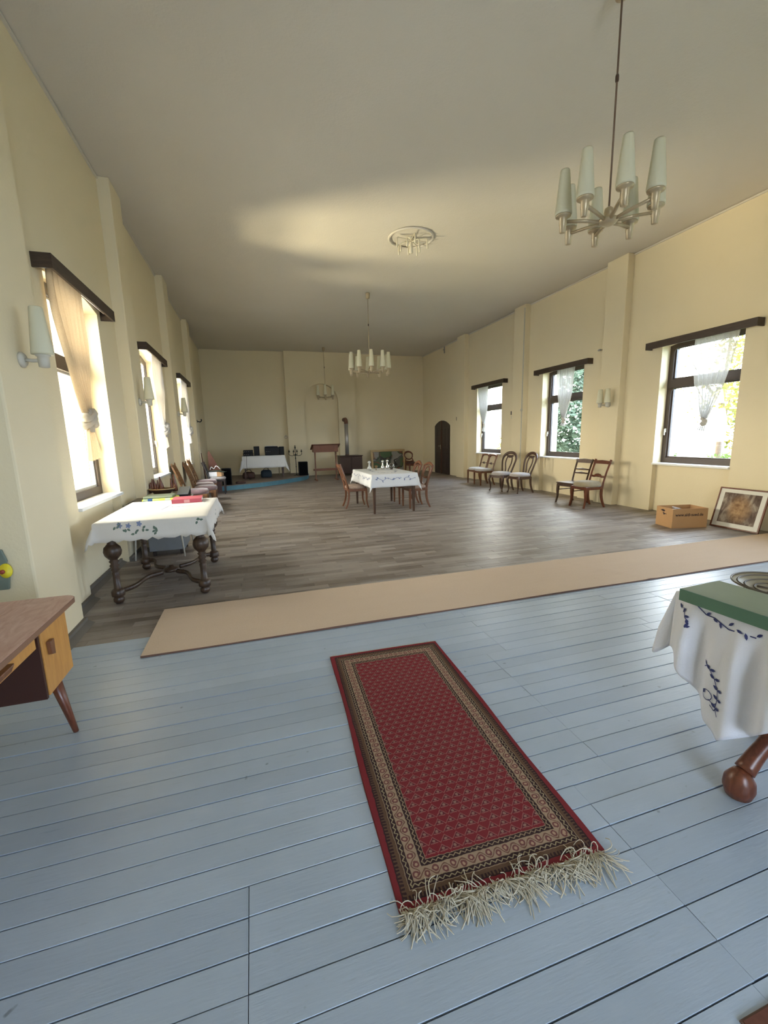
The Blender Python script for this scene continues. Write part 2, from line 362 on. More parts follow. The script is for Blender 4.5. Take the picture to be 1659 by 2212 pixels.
# ceiling, gently uneven
def cz(u, v):
    x = lerp(-2.9, 7.6, u); y = lerp(YN - .2, YB + .3, v)
    e = 0 if (x < -1.4 or x > 6.9) else 1
    return (x, y, H + .012 * e * (sin(x * 1.9 + y * .7) * sin(y * 1.1 + 1) + .6 * sin(x * .9 - y * 2.3)))
cb = MB().grid(cz, 50, 90); cb.f = [tuple(reversed(f)) for f in cb.f]
cb.box(-2.9, 7.6, YN - .2, YB + .3, H + .05, H + .2)
struct('ceiling', cb, M['ceil'])
# pilasters
tn = [0]
def trim(mb, mat, **k): tn[0] += 1; return struct('trim_%d' % tn[0], mb, mat, **k)
for a, b in [(6.65, 7.15), (9.98, 10.5), (13.28, 13.8)]: trim(MB().box(XL - .01, -1.46, a, b, 0, H), M['wall'], bevel=.012)
trim(MB().box(-2.9, -1.46, 3.32, 3.98, 0, H), M['wall'], bevel=.015)
for a, b in [(6.86, 7.36), (10.0, 10.5), (13.3, 13.85), (3.3, 3.9)]: trim(MB().box(6.95, XR + .01, a, b, 0, H), M['wall'], bevel=.012)
# blind arch on the end wall
def arch_panel():
    mb = MB(); x0, x1, a0, a1, sp, ap, y0, y1 = 1.38, 4.1, 2.06, 3.40, 2.9, 3.57, 17.12, YB + .01
    cx = (a0 + a1) / 2; rx = (a1 - a0) / 2; rz = ap - sp
    arc = [(cx - rx * cos(pi * i / 20), sp + rz * sin(pi * i / 20)) for i in range(21)]
    mb.box(x0, a0, y0, y1, 0, H); mb.box(a1, x1, y0, y1, 0, H)
    for (xa, za), (xb, zb) in zip(arc, arc[1:]): mb.prism([(xa, za), (xb, zb), (xb, H), (xa, H)], 'y', y0, y1)
    return mb
trim(arch_panel(), M['wall'])
# ceiling line mouldings on the long walls
trim(MB().box(XL, XL + .022, 3.98, YB, H - .035, H - .012), M['ceil'])
trim(MB().box(XR - .022, XR, 3.9, YB, H - .035, H - .012), M['ceil'])
# skirting on the left
bb = MB(); cur = 3.98
for a, b in [(6.65, 7.15), (9.98, 10.5), (13.28, 13.8)]:
    pass
for a, b, x in [(3.34, 3.98, -1.46), (3.98, 4.60, -1.6), (4.60, 5.96, -1.7), (5.96, 6.65, -1.6), (6.65, 7.15, -1.46), (7.15, 7.9, -1.6), (7.9, 9.27, -1.7), (9.27, 9.98, -1.6), (9.98, 10.5, -1.46), (10.5, 11.2, -1.6), (11.2, 12.6, -1.7), (12.6, 13.25, -1.6)]:
    bb.box(x, x + .025, a, b, 0, .055)
    bb.prism([(x + .02, 0), (x + .075, 0), (x + .02, .03)], 'y', a, b)
struct('baseboard_left', bb, M['base'])

# windows
def window(i, s, a, b):
    X = XL if s < 0 else XR
    r = bpy.data.objects.new('window_%d' % i, None); COL.objects.link(r); r.location = (X, (a + b) / 2, .9); r['kind'] = 'structure'
    hw = (b - a) / 2; fx0, fx1 = .19, .27
    def bx(mb, d0, d1, y0, y1, z0, z1): xs = sorted((s * d0, s * d1)); return mb.box(xs[0], xs[1], y0, y1, z0, z1)
    fr = MB(); ft = 2.12
    bx(fr, fx0, fx1, -hw, -hw + .085, -.02, ft); bx(fr, fx0, fx1, hw - .085, hw, -.02, ft); bx(fr, fx0, fx1, -hw + .085, hw - .085, ft - .10, ft + .03); bx(fr, fx0, fx1, -hw + .085, hw - .085, -.02, .09)
    bx(fr, fx0 - .02, fx1, -hw + .02, hw - .02, 1.335, 1.475)
    for z, sg in ((ft - .10, -1), (1.335, -1)):
        for e in (-1, 1):
            ye = e * (hw - .085); pts = [(ye, z), (ye - e * .09, z)] + [(ye - e * .09 * (1 - sin(pi / 2 * k / 4)), z - .09 * (1 - cos(pi / 2 * k / 4))) for k in range(1, 5)]
            if e < 0: pts = pts[::-1]
            xs = sorted((s * fx0, s * fx1)); fr.prism(pts, 'x', xs[0], xs[1])
    fr.build('window_frame', M['darkframe'], r)
    sash = MB()
    for z0, z1 in ((.09, 1.335), (1.475, ft - .1)):
        bx(sash, .215, .255, -hw + .085, -hw + .11, z0, z1); bx(sash, .215, .255, hw - .11, hw - .085, z0, z1); bx(sash, .215, .255, -hw + .11, hw - .11, z0, z0 + .025); bx(sash, .215, .255, -hw + .11, hw - .11, z1 - .02, z1)
    sash.build('sash', M['ivory'] if s < 0 else M['darkframe'], r)
    for z0, z1 in ((.10, 1.33), (1.48, ft - .11)): bx(MB(), .232, .238, -hw + .09, hw - .09, z0, z1).build('pane', M['glass'], r)
    h_ = MB(); bx(h_, .17, .19, hw - .06, hw - .035, .55, .62); bx(h_, .15, .17, hw - .055, hw - .04, .50, .61); h_.build('window_handle', M['ivory'], r)
    si = MB(); bx(si, -.035, .19, -hw, hw, -.035, -.001); si.build('window_sill', M['white_paint'], r, bevel=.006)
for i, (s, a, b) in enumerate(WIN): window(i + 1, s, a, b)
bw_ = bpy.data.objects.new('window_9', None); COL.objects.link(bw_); bw_.location = (0.9, YN - .1, .85); bw_['kind'] = 'structure'  # unseen window added behind the camera to light the foreground floor and cloth
f_ = MB()
for x in (-.9, -.035, .83): f_.box(x, x + .07, -.05, .05, 0, 2.0)
f_.box(-.83, .83, -.05, .05, 0, .08); f_.box(-.83, .83, -.05, .05, 1.92, 2.0); f_.build('window_frame', M['darkframe'], bw_)
for x in (-.83, .035): MB().box(x, x + .795, -.004, .004, .08, 1.92).build('pane', M['glass'], bw_)

# door in the right wall near the far corner
d = bpy.data.objects.new('door_1', None); COL.objects.link(d); d.location = (XR, 15.33, 0); d['kind'] = 'structure'
for e in (-1, 1):
    pts = [(0, 0), (e * .66, 0), (e * .66, 1.84)] + [(e * .66 * (1 - k / 6), 1.84 + .20 * sin(pi / 2 * k / 6) ** .8) for k in range(1, 7)]
    if e < 0: pts = pts[::-1]
    leaf = MB().prism(pts, 'x', -.035, .02).build('door_leaf', M['ebon'], d)
    for z0, z1 in ((.15, .85), (1.0, 1.72)):
        for y0 in (.10, .37): ys = sorted((e * y0, e * (y0 + .22))); MB().box(-.047, -.034, ys[0], ys[1], z0, z1).build('door_panel', M['ebon'], leaf, bevel=.006)
MB().box(-.075, -.035, -.02, .02, 0.0, 2.03).build('door_post', M['walnut'], d)
hd = MB(); hd.box(-.055, -.035, .06, .10, .95, 1.12); hd.sweep([(-.05, .08, 1.07), (-.09, .08, 1.07), (-.09, .20, 1.07)], .009, 6); hd.build('door_handle', M['steel'], d)

# ------------------------------------------------------------------ floors
FY = 3.485
fl = struct('floor', MB().box(-2.9, 7.6, YN - .2, YB + .3, -.30, -.02), M['gap'])
bw = .1005
def blue_board(x0, x1, y0, dz, dy=0.0):
    mb = MB(); g = .0021; ch = .0010; z1 = dz
    pts = [(y0 + g, -.02), (y0 + bw - g, -.02), (y0 + bw - g, z1 - .0014), (y0 + bw - g - ch, z1), (y0 + g + ch, z1), (y0 + g, z1 - .0014)]
    pts = [(p[0] + dy, p[1]) for p in pts]
    mb.prism(pts, 'x', x0 + .0012, x1 - .0012)
    o = mb.build('floor_board', M['board'], fl); return o
k0 = -20
for k in range(-12, 23):
    y = 1.195 + bw * k
    if y + bw > FY + .03: continue
    ym = y + bw / 2
    if ym < .58: js = [-1.1 if k % 2 else -0.9, 1.2 + (.0 if ym > -.1 else .25), 3.0 + .2 * (k % 3)]
    elif ym < 1.30: js = [-.12, 1.215, 2.9]
    elif ym < 2.36: js = [1.445, 2.82 if ym > 1.9 else 2.87, 4.7]
    elif ym < 2.86: js = [1.6 if ym < 2.86 else 1.3, 2.9, 3.45, 5.2]
    else: js = [1.22 if k % 3 else 1.6, 2.97 if ym < 3.05 else 3.5, 5.3]
    xs = [-2.4] + js + [XR]
    for a, b in zip(xs, xs[1:]): blue_board(a, b, y, random.uniform(-.0022, .0008), random.uniform(-.0006, .0006))
# parquet beyond: the nearest 300 strips singly, the rest joined
pw, pl = .088, .44
cnt = 0; rest = MB(); r_i = 0; y = 3.508
one = MB().prism([(0, -.02), (pw - .0016, -.02), (pw - .0016, -.0015), (pw - .003, 0), (.0014, 0), (0, -.0015)], 'x', 0, pl - .0016)
me1 = None
while y < YB:
    off = (r_i % 2) * pl / 2 + random.uniform(-.05, .05); x = -1.72 - off
    while x < 7.2:
        z = random.uniform(-.0018, 0)
        if x + pl > 7.22: pass
        use = (3.95 < y < 5.35) and cnt < 300 and -1.5 < x < 6.9
        xa = max(x, -1.72); 
        if use and me1 is None:
            o = one.build('parquet_strip', M['parquet'], fl); me1 = o.data; o.location = (x, y, z); cnt += 1
        elif use:
            o = bpy.data.objects.new('parquet_strip', me1); COL.objects.link(o); o.parent = fl; o.location = (x, y, z); cnt += 1
        else:
            rest.add([(vx + x if vx > .001 or x >= -1.72 else xa, min(vy + y, YB + .05), vz + z) for vx, vy, vz in one.v], one.f)
        x += pl
    y += pw; r_i += 1
rest.build('parquet_strips', M['parquet'], fl, kind='stuff')

# ------------------------------------------------------------------ runner mat and rug
def runner():
    t = thing('runner_mat', 'long beige felt runner laid across the hall where blue boards meet parquet', 'mat', (3.0, 3.6, 0))
    def fn(u, v):
        x = lerp(-3.86, 4.08, u); y = lerp(-.44, .44, v); z = .013 + .003 * sin(x * 3.1 + y * 2) * sin(y * 5 + 1) + .006 * math.exp(-((x - .55 + y * .5) / .05) ** 2)
        return (x, y, max(.006, z))
    g = MB().grid(fn, 160, 12); g.build('runner_top', M['mat'], t)
    e = MB()
    for y in (-.44, .44): e.grid(lambda u, v: (lerp(-3.86, 4.08, u), y + (-.006 if y < 0 else .006) * (1 - v), .001 + v * (fn(u, 0 if y < 0 else 1)[2] - .001)), 160, 1)
    e.grid(lambda u, v: (-3.86 - .006 * (1 - v), lerp(-.44, .44, u), .001 + v * (fn(0, u)[2] - .001)), 12, 1)
    e.grid(lambda u, v: (4.08 + .006 * (1 - v), lerp(-.44, .44, u), .001 + v * (fn(1, u)[2] - .001)), 12, 1)
    e.build('runner_binding', M['matedge'], t)
runner()
def rug_mat():
    n = N('persian_rug_wool'); o = n.obj()
    wn = n.node('ShaderNodeTexNoise', {'Vector': o, 'Scale': 45.0, 'Detail': 2.0}).outputs[1]
    wv_ = n.node('ShaderNodeVectorMath', {0: n.node('ShaderNodeVectorMath', {0: wn, 1: (.5, .5, .5)}, operation='SUBTRACT').outputs[0]}, operation='SCALE'); wv_.inputs['Scale'].default_value = .009
    o = n.node('ShaderNodeVectorMath', {0: o, 1: wv_.outputs[0]}, operation='ADD').outputs[0]
    sp = n.node('ShaderNodeSeparateXYZ', {0: o}); x, y = sp.outputs[0], sp.outputs[1]
    W_, L_ = .385, .829
    ax, ay = n.ma('ABSOLUTE', x), n.ma('ABSOLUTE', y)
    dx = n.ma('SUBTRACT', W_, ax); dy = n.ma('SUBTRACT', L_, ay); dd = n.ma('MINIMUM', dx, dy)
    # coordinate running along the border, and across it
    isx = n.ma('LESS_THAN', dx, dy)   # 1 on the long sides
    al = n.ma('ADD', n.ma('MULTIPLY', isx, y), n.ma('MULTIPLY', n.ma('SUBTRACT', 1, isx), x))
    red = (.235, .022, .030); dark = (.028, .016, .018); beige = (.46, .33, .22); brown = (.13, .075, .042); pink = (.42, .20, .17)
    def band(a, b): return n.ma('MULTIPLY', n.ma('GREATER_THAN', dd, a), n.ma('LESS_THAN', dd, b))
    def saw(v, p): return n.ma('ABSOLUTE', n.ma('SUBTRACT', n.ma('FRACT', n.ma('DIVIDE', v, p)), .5))  # 0.5 at cell edges, 0 mid
    def ell(u, ku, v, kv): return n.ma('ADD', n.ma('POWER', n.ma('MULTIPLY', u, ku), 2), n.ma('POWER', n.ma('MULTIPLY', v, kv), 2))
    # field of small boteh: staggered cells
    ch, cw = .034, .048
    row = n.ma('FLOOR', n.ma('DIVIDE', y, ch)); odd = n.ma('MULTIPLY', n.ma('MODULO', n.ma('ABSOLUTE', row), 2), cw / 2)
    xs_ = n.ma('ADD', x, odd)
    fx = n.ma('SUBTRACT', n.ma('FRACT', n.ma('DIVIDE', xs_, cw)), .5); fy = n.ma('SUBTRACT', n.ma('FRACT', n.ma('DIVIDE', y, ch)), .5)
    tri = n.ma('ADD', n.ma('MULTIPLY', n.ma('ABSOLUTE', fx), 1.55), fy)      # a peak outline
    line1 = n.ma('LESS_THAN', n.ma('ABSOLUTE', n.ma('SUBTRACT', tri, .32)), .07)
    base_l = n.ma('MULTIPLY', n.ma('LESS_THAN', n.ma('ABSOLUTE', n.ma('ADD', fy, .38)), .06), n.ma('LESS_THAN', n.ma('ABSOLUTE', fx), .3))
    dot = n.ma('LESS_THAN', ell(fx, 8, n.ma('ADD', fy, .12), 6), 1.0)
    inner = n.ma('MULTIPLY', n.ma('LESS_THAN', tri, .25), n.ma('GREATER_THAN', fy, -.34))
    field = n.mix(n.ma('MULTIPLY', inner, .7), red, (.085, .018, .028))
    field = n.mix(n.ma('MULTIPLY', n.ma('MAXIMUM', line1, base_l), .62), field, pink); field = n.mix(n.ma('MULTIPLY', dot, .7), field, (.40, .26, .20))
    # wide beige border with scroll and flowers
    c0 = .097; v = n.ma('SUBTRACT', dd, c0); per = .068
    wv = n.ma('MULTIPLY', n.ma('SINE', n.ma('MULTIPLY', al, 2 * pi / per)), .013)
    vine = n.ma('LESS_THAN', n.ma('ABSOLUTE', n.ma('SUBTRACT', v, wv)), .0028)
    cellf = n.ma('SUBTRACT', n.ma('FRACT', n.ma('ADD', n.ma('DIVIDE', al, per / 2), .0)), .5)
    off = n.ma('MULTIPLY', n.ma('SIGN', wv), -.006)
    rr = ell(cellf, per / 2 / .0125, n.ma('SUBTRACT', v, off), 1 / .0135)
    noi = n.noise(o, 150, 2, .6)
    flower = n.ma('MULTIPLY', n.ma('LESS_THAN', n.ma('ADD', rr, n.ma('MULTIPLY', noi, .9)), 1.3), 1.0); core = n.ma('LESS_THAN', rr, .18)
    bc = n.mix(n.ma('MULTIPLY', n.noise(o, 60, 3), .5), beige, (.36, .25, .17)); bc = n.mix(vine, bc, (.20, .10, .07)); bc = n.mix(n.ma('MULTIPLY', flower, .85), bc, (.16, .035, .045)); bc = n.mix(core, bc, (.52, .34, .22))
    # narrow guards: dark with cream beads
    def guard(c, p=.022):
        vv = n.ma('SUBTRACT', dd, c); zz = n.ma('MULTIPLY', n.ma('SUBTRACT', n.ma('MULTIPLY', saw(al, p), 4), 1), .0045)
        return n.ma('LESS_THAN', n.ma('ABSOLUTE', n.ma('SUBTRACT', vv, zz)), .0024)
    gc1 = n.mix(guard(.066), dark, (.42, .34, .20)); gc2 = n.mix(guard(.130), dark, (.38, .28, .17))
    tooth = n.ma('MULTIPLY', n.ma('GREATER_THAN', saw(al, .013), .22), n.ma('LESS_THAN', n.ma('ABSOLUTE', n.ma('SUBTRACT', dd, .033)), .007))
    oc = n.mix(tooth, brown, dark)
    col = n.mix(band(.022, .054), red, oc); col = n.mix(band(.0215, .0265), col, dark)
    col = n.mix(band(.054, .0765), col, gc1); col = n.mix(band(.0765, .119), col, bc); col = n.mix(band(.119, .141), col, gc2)
    for e in (.0545, .0775, .118, .1405): col = n.mix(band(e - .0012, e + .0012), col, (.40, .29, .18))
    col = n.mix(n.ma('GREATER_THAN', dd, .1415), col, field)
    f2 = n.noise(o, 400, 2, .7); col = n.mix(n.ma('MULTIPLY', f2, .38), col, (.02, .012, .012)); col = n.mix(n.ma('MULTIPLY', n.noise(o, 3, 3), .14), col, (.30, .16, .14))
    return n.done(n.pbr(col, .95, 0, n.bump(f2, .35, .004), **{'Specular IOR Level': .08}))
def rug():
    A, B, Cc, D_ = Vector((.345, 1.06)), Vector((1.085, 1.035)), Vector((1.18, 2.69)), Vector((.405, 2.715))
    cx = (A + B + Cc + D_) / 4; ang = atan2(*( ((Cc + D_) / 2 - (A + B) / 2).yx)) - pi / 2
    t = thing('persian_rug', 'narrow red patterned oriental rug with cream borders and fringe on blue boards', 'rug', (cx.x + .006, cx.y - .014, 0), ang)
    L2, W2 = .829, .385
    def f(u, v):
        x = lerp(-W2, W2, u); y = lerp(-L2, L2, v); x += .004 * sin(y * 6)
        return (x, y, .0115 + .0015 * sin(y * 9 + x * 4))
    g = MB().grid(f, 30, 60)
    for s_ in (0, 1):
        g.grid(lambda u, v: (f(s_, u)[0] + (1 - v) * .002 * (1 if s_ else -1), f(s_, u)[1], .0005 + v * (f(s_, u)[2] - .0005)), 60, 1)
        g.grid(lambda u, v: (f(u, s_)[0], f(u, s_)[1] + (1 - v) * .002 * (1 if s_ else -1), .0005 + v * (f(u, s_)[2] - .0005)), 30, 1)
    g.build('rug_pile', rug_mat(), t)
    rnd = random.Random(3); fr = MB()
    for i in range(620):
        x = -W2 + .01 + (2 * W2 - .02) * i / 619 + rnd.uniform(-.004, .004)
        clump = sin(x * 37) * .5 + sin(x * 71 + 1) * .3
        ln = rnd.uniform(.055, .105) * (1.0 + .4 * clump); a = -pi / 2 + .5 * sin(x * 31 + 1) + rnd.gauss(0, .22)
        if rnd.random() < .035 + .05 * (sin(x * 17) > .6): a = rnd.uniform(.4, 2.7); ln *= .75
        p = Vector((x, -L2 + rnd.uniform(-.004, .008), rnd.uniform(.004, .012))); pts = [p.copy()]; zz = p.z; curl = rnd.gauss(0, .85)
        z_t = rnd.uniform(.0025, .03)
        for k in range(6):
            a += curl * .28 + rnd.gauss(0, .1); st = ln / 6; p = p + Vector((cos(a) * st, sin(a) * st, 0)); hgt = z_t * sin(pi * min(1, (k + 1) / 6)) + .0025
            if p.y > -L2: hgt += .012
            pts.append(Vector((p.x, p.y, hgt)))
        fr.sweep(pts, rnd.uniform(.0013, .002), 4)
    fr.build('near_fringe', M['fringe'], t, kind='stuff', label='long tangled cream fringe')
    fr = MB()
    for i in range(200):
        x = -W2 + 2 * W2 * i / 199; ln = rnd.uniform(.015, .028); a = pi / 2 + rnd.gauss(0, .4)
        fr.sweep([(x, L2 - .002, .006), (x + cos(a) * ln * .5, L2 + sin(a) * ln * .5, .006), (x + cos(a) * ln, L2 + sin(a) * ln, .003)], .0016, 4)
    fr.build('far_fringe', M['fringe'], t, kind='stuff', label='short cream fringe')
rug()
t = thing('door_mat', 'dark reddish brown door mat just showing at the bottom right corner', 'mat', (1.40, .32, 0)); MB().box(-.31, .40, -.25, .222, .0015, .009).build('mat_top', plain('brown_coir', (.13, .045, .025), .95, var=.3, scale=60), t); MB().box(-.315, .405, -.255, .227, .001, .006).build('mat_edge', M['matedge'], t)

# ------------------------------------------------------------------ valances and curtains
def valance(s, y0, y1, label):
    X = XL if s < 0 else XR
    t = thing('window_valance', label, 'valance', (X, (y0 + y1) / 2, 2.92), 0, 'dark wooden curtain valances'); hw = (y1 - y0) / 2
    def bx(d0, d1, a, b, z0, z1): xs = sorted((-s * d0, -s * d1)); return MB().box(xs[0], xs[1], a, b, z0, z1)
    bx(.125, .147, -hw, hw, 0, .115).build('front_board', M['valance'], t)
    for e in (-1, 1): ys = sorted((e * hw, e * (hw - .02))); bx(0, .125, ys[0], ys[1], 0, .115).build('end_board', M['valance'], t)
    bx(0, .125, -hw + .02, hw - .02, .10, .115).build('top_board', M['valance'], t)
    bx(.04, .09, -hw + .03, hw - .03, .075, .10).build('curtain_rail', M['white_paint'], t)
for s, a, b, l in [(-1, 4.40, 6.10, 'dark wooden valance over the nearest window on the left wall'), (-1, 7.75, 9.47, 'dark wooden valance over the middle window on the left wall'), (-1, 11.05, 12.85, 'dark wooden valance over the farthest window on the left wall'),
                   (1, 4.53, 6.34, 'dark wooden valance over the big right window above the cardboard box'), (1, 7.75, 9.58, 'dark wooden valance over the middle window on the right wall'), (1, 10.95, 12.82, 'dark wooden valance over the farthest right window near the door')]:
    valance(s, a, b, l)
def curtain(s, y0, y1, yk, zk, zb, label, kr=.055, w_bot=.11, mat='sheer', km='sheerknot'):
    X = (XL if s < 0 else XR) - s * .065; z_top = 2.995
    t = thing('tied_curtain', label, 'curtain', (X, (y0 + y1) / 2, 2.9), 0, 'sheer curtains tied in a knot'); yc = (y0 + y1) / 2; hw = (y1 - y0) / 2
    pl_ = 7
    def up(u, v):
        z = lerp(z_top, zk + .04, v); k = v ** 1.7; w_ = lerp(hw, .045, k) + .02 * sin(pi * v); c = lerp(0, yk - yc, v ** 1.3)
        q = (u - .5) * 2; amp = lerp(.018, .03, v)
        return (amp * sin(q * pi * pl_ + 1.5 * sin(v * 3)) + .006 * sin(9 * v + q * 4), c + q * w_, z - 2.9)
    MB().grid(up, 84, 26).build('curtain_panel', M[mat], t)
    rn = random.Random(int(yk * 10)); kb = MB()
    yk0 = yk - yc; zk0 = zk - 2.9
    for j in range(3):   # a band wrapped slantwise round the gathered cloth, with a bulge
        tl = (.55, -.45, .9)[j] + rn.uniform(-.1, .1); dz = (.35, -.35, 0)[j] * kr
        pts = [(cos(a) * kr * .50, yk0 + sin(a) * kr * .62, zk0 + dz + sin(a) * kr * tl + rn.uniform(-.1, .1) * kr) for a in [2 * pi * i / 14 for i in range(14)]]
        kb.sweep(pts, [kr * (.34 + .10 * sin(i * 1.3 + j)) for i in range(14)], 8, closed=True)
    kb.sweep([(0, yk0, zk0 + kr * 1.0), (0, yk0, zk0 + kr * .5), (0, yk0, zk0), (0, yk0 + .01, zk0 - kr * .8), (0, yk0 + .01, zk0 - kr * 1.4)], [kr * .40, kr * .55, kr * .60, kr * .5, kr * .45], 10)
    kb.build('knot', M[km], t)
    def lo(u, v):
        z = lerp(zk - .03, zb + .03 * (u - .3), v); q = (u - .5) * 2; w_ = lerp(.035, w_bot, v ** .8)
        return (lerp(.015, .03, v) * sin(q * pi * 4 + 1), yk - yc + q * w_ + .03 * v, z - 2.9)
    MB().grid(lo, 40, 10).build('curtain_tail', M[mat], t)
def sk(name='bunched_sheer', dc=(.84, .80, .74, 1)):
    n = N(name); d = n.node('ShaderNodeBsdfDiffuse', {'Color': dc, 'Normal': n.bump(n.noise(n.scale(n.obj(), (1, 1, 3)), 14, 3), .5, .012)}).outputs[0]; t = n.node('ShaderNodeBsdfTranslucent', {'Color': (.35, .33, .30, 1)}).outputs[0]
    a = n.node('ShaderNodeMixShader', {0: .4}); n.t.links.new(d, a.inputs[1]); n.t.links.new(t, a.inputs[2]); return n.done(a.outputs[0])
M['sheerknot'] = sk(); M['tanknot'] = sk('bunched_tan_sheer', (.80, .70, .55, 1))
curtain(-1, 4.50, 5.27, 4.99, 1.74, 1.33, 'sheer curtain with brown weave knotted low at the nearest left window', .095, .16, 'sheerbrown', 'tanknot')
curtain(-1, 8.5, 9.3, 8.9, 1.73, 1.38, 'white sheer curtain knotted low at the middle left window', .11, .14, 'sheerfar')
curtain(-1, 11.75, 12.6, 12.3, 1.77, 1.44, 'white sheer curtain knotted low at the farthest left window', .105, .14, 'sheerfar')
curtain(1, 4.80, 5.47, 5.20, 1.62, 1.46, 'wide sheer curtain knotted midway at the big right window above the cardboard box', .055, .07)
curtain(1, 8.2, 8.78, 8.50, 1.78, 1.64, 'sheer curtain knotted midway in the right window facing the dark conifer', .055, .06)
curtain(1, 11.90, 12.5, 12.12, 1.78, 1.57, 'sheer curtain drawn to the left side of the farthest right window', .05, .07)

# ------------------------------------------------------------------ lamps
def shade_mb(c, h=.36, r0=.062, r1=.036, n=20):
    return MB().lathe([(r0 - .012, 0), (r0, .006), (r0, .02), (r1, h - .01), (r1 - .004, h), (r1 - .008, h - .01), (r0 - .008, .02), (r0 - .014, .008)], c, n)
def chandelier(name, label, x, y, zh, n, rad, sh, rod_mat='rod', ph=0.0, group=None, r0=.062, r1=.036):
    t = thing(name, label, 'chandelier', (x, y, H), 0, group); z = zh - H
    MB().lathe([(.012, -.14), (.045, -.13), (.05, -.02), (.045, -.0135)], (0, 0, 0), 16).build('ceiling_canopy', M['brass'], t)
    r = MB().lathe([(.007, z + .05), (.007, -.12)], (0, 0, 0), 8); r.build('rod', M[rod_mat], t)
    MB().lathe([(.010, 0), (.013, .01), (.013, .04), (.010, .05)], (0, 0, z * .42), 8).build('rod_joint', M['walnut'], t)
    MB().lathe([(.02, -.055), (.055, -.05), (.075, -.03), (.075, -.018), (.035, -.01), (.03, .02), (.035, .03), (.03, .06), (.01, .075)], (0, 0, z), 20).build('hub', M['brass'], t)
    for i in range(n):
        a = 2 * pi * i / n + ph; ca, sa = cos(a), sin(a)
        arm = MB().sweep([(.05 * ca, .05 * sa, z - .03), (rad * .55 * ca, rad * .55 * sa, z - .01), (rad * ca, rad * sa, z)], .0125, 8, flat=1.25).build('arm', M['brass'], t)
        c = (rad * ca, rad * sa, z)
        MB().lathe([(.014, -.085), (.024, -.08), (.026, -.03), (.030, -.025), (.030, .02), (.040, .028), (r0 - .006, .036), (r0 - .004, .044), (r0 - .006, .048)], c, 16).build('candle_cup', M['brass'], arm)
        shade_mb((c[0], c[1], z + .046), sh, r0, r1).build('glass_shade', M['opal'], arm)
    return t
chandelier('chandelier', 'large eight armed chandelier with tall opal glass cones hanging nearest the camera', 2.83, 3.02, 3.165, 8, .34, .325, 'rod', R_(18), r0=.064)
chandelier('chandelier', 'ten armed chandelier with white glass cones hanging mid hall above the laid table', 2.79, 10.09, 3.02, 10, .455, .36, 'brass', R_(8))
chandelier('chandelier', 'small shadowy chandelier hanging in front of the arched niche', 2.75, 16.2, 2.99, 6, .31, .36, 'brass', R_(20))
def rosette_lamp():
    t = thing('ceiling_lamp', 'cream tubular ceiling lamp with drop arms in a round plaster rosette', 'lamp', (2.78, 7.25, H - .005), 0)
    MB().lathe([(.345, -.012), (.345, -.026), (.355, -.034), (.375, -.034), (.385, -.024), (.385, -.012)], (0, 0, 0), 48, cap=False).build('plaster_ring', M['ceil'], t)
    MB().lathe([(.02, -.25), (.034, -.24), (.030, -.14), (.022, -.10), (.022, -.02), (.06, -.012)], (0, 0, 0), 16).build('centre_tube', M['cream_metal'], t)
    for i in range(10):
        a = 2 * pi * i / 10 + .2; rr = .27 if i % 2 else .17; zz = -.045 - (.03 if i % 2 == 0 else 0); ln = .15 if i % 2 else .13
        ca, sa = cos(a), sin(a)
        MB().sweep([(.02 * ca, .02 * sa, zz), (rr * .5 * ca, rr * .5 * sa, zz), ((rr - .02) * ca, (rr - .02) * sa, zz), (rr * ca, rr * sa, zz - .015), (rr * ca, rr * sa, zz - ln * .6), (rr * ca, rr * sa, zz - ln)], [.007, .007, .008, .012, .013, .013], 8).build('drop_arm', M['cream_metal'], t)
M['cream_metal'] = plain('cream_lacquer', (.78, .72, .56), .4)
rosette_lamp()
def sconce(x, y, z, s, label, offs, h=.30):
    t = thing('wall_sconce', label, 'wall lamp', (x, y, z), 0, 'opal glass wall lamps')
    MB().lathe([(.052, 0), (.052, .012), (.04, .025), (.0, .026)], (0, 0, 0), 16, Matrix.Rotation(-s * pi / 2, 4, 'Y')).build('wall_plate', M['ivory'], t)
    for dy in offs:
        e = (-s * .13, dy, 0)
        arm = MB().sweep([(-s * .02, 0, 0), (-s * .07, dy * .5, -.004), e], .012, 8).build('arm', M['ivory'], t)
        MB().lathe([(.02, -.05), (.032, -.045), (.034, .0), (.034, .02), (.045, .03), (.045, .035)], e, 16).build('cup', M['ivory'], arm)
        MB().lathe([(.05, 0), (.066, .003), (.066, .012), (.040, h - .005), (.036, h), (.034, h - .006), (.058, .014)], (e[0], e[1], .035), 20).build('glass_shade', M['opal'], arm)
sconce(-1.46, 3.62, 2.07, -1, 'single grey glass wall lamp on the wide pilaster nearest the left edge', (0,), .31)
sconce(-1.46, 6.85, 2.05, -1, 'single glass wall lamp before the middle left window', (0,), .30)
sconce(-1.46, 10.2, 2.07, -1, 'small single glass wall lamp before the farthest left window', (0,), .30)
sconce(6.95, 7.10, 2.02, 1, 'double glass wall lamp on the right pilaster above the two odd chairs', (-.095, .095), .27)

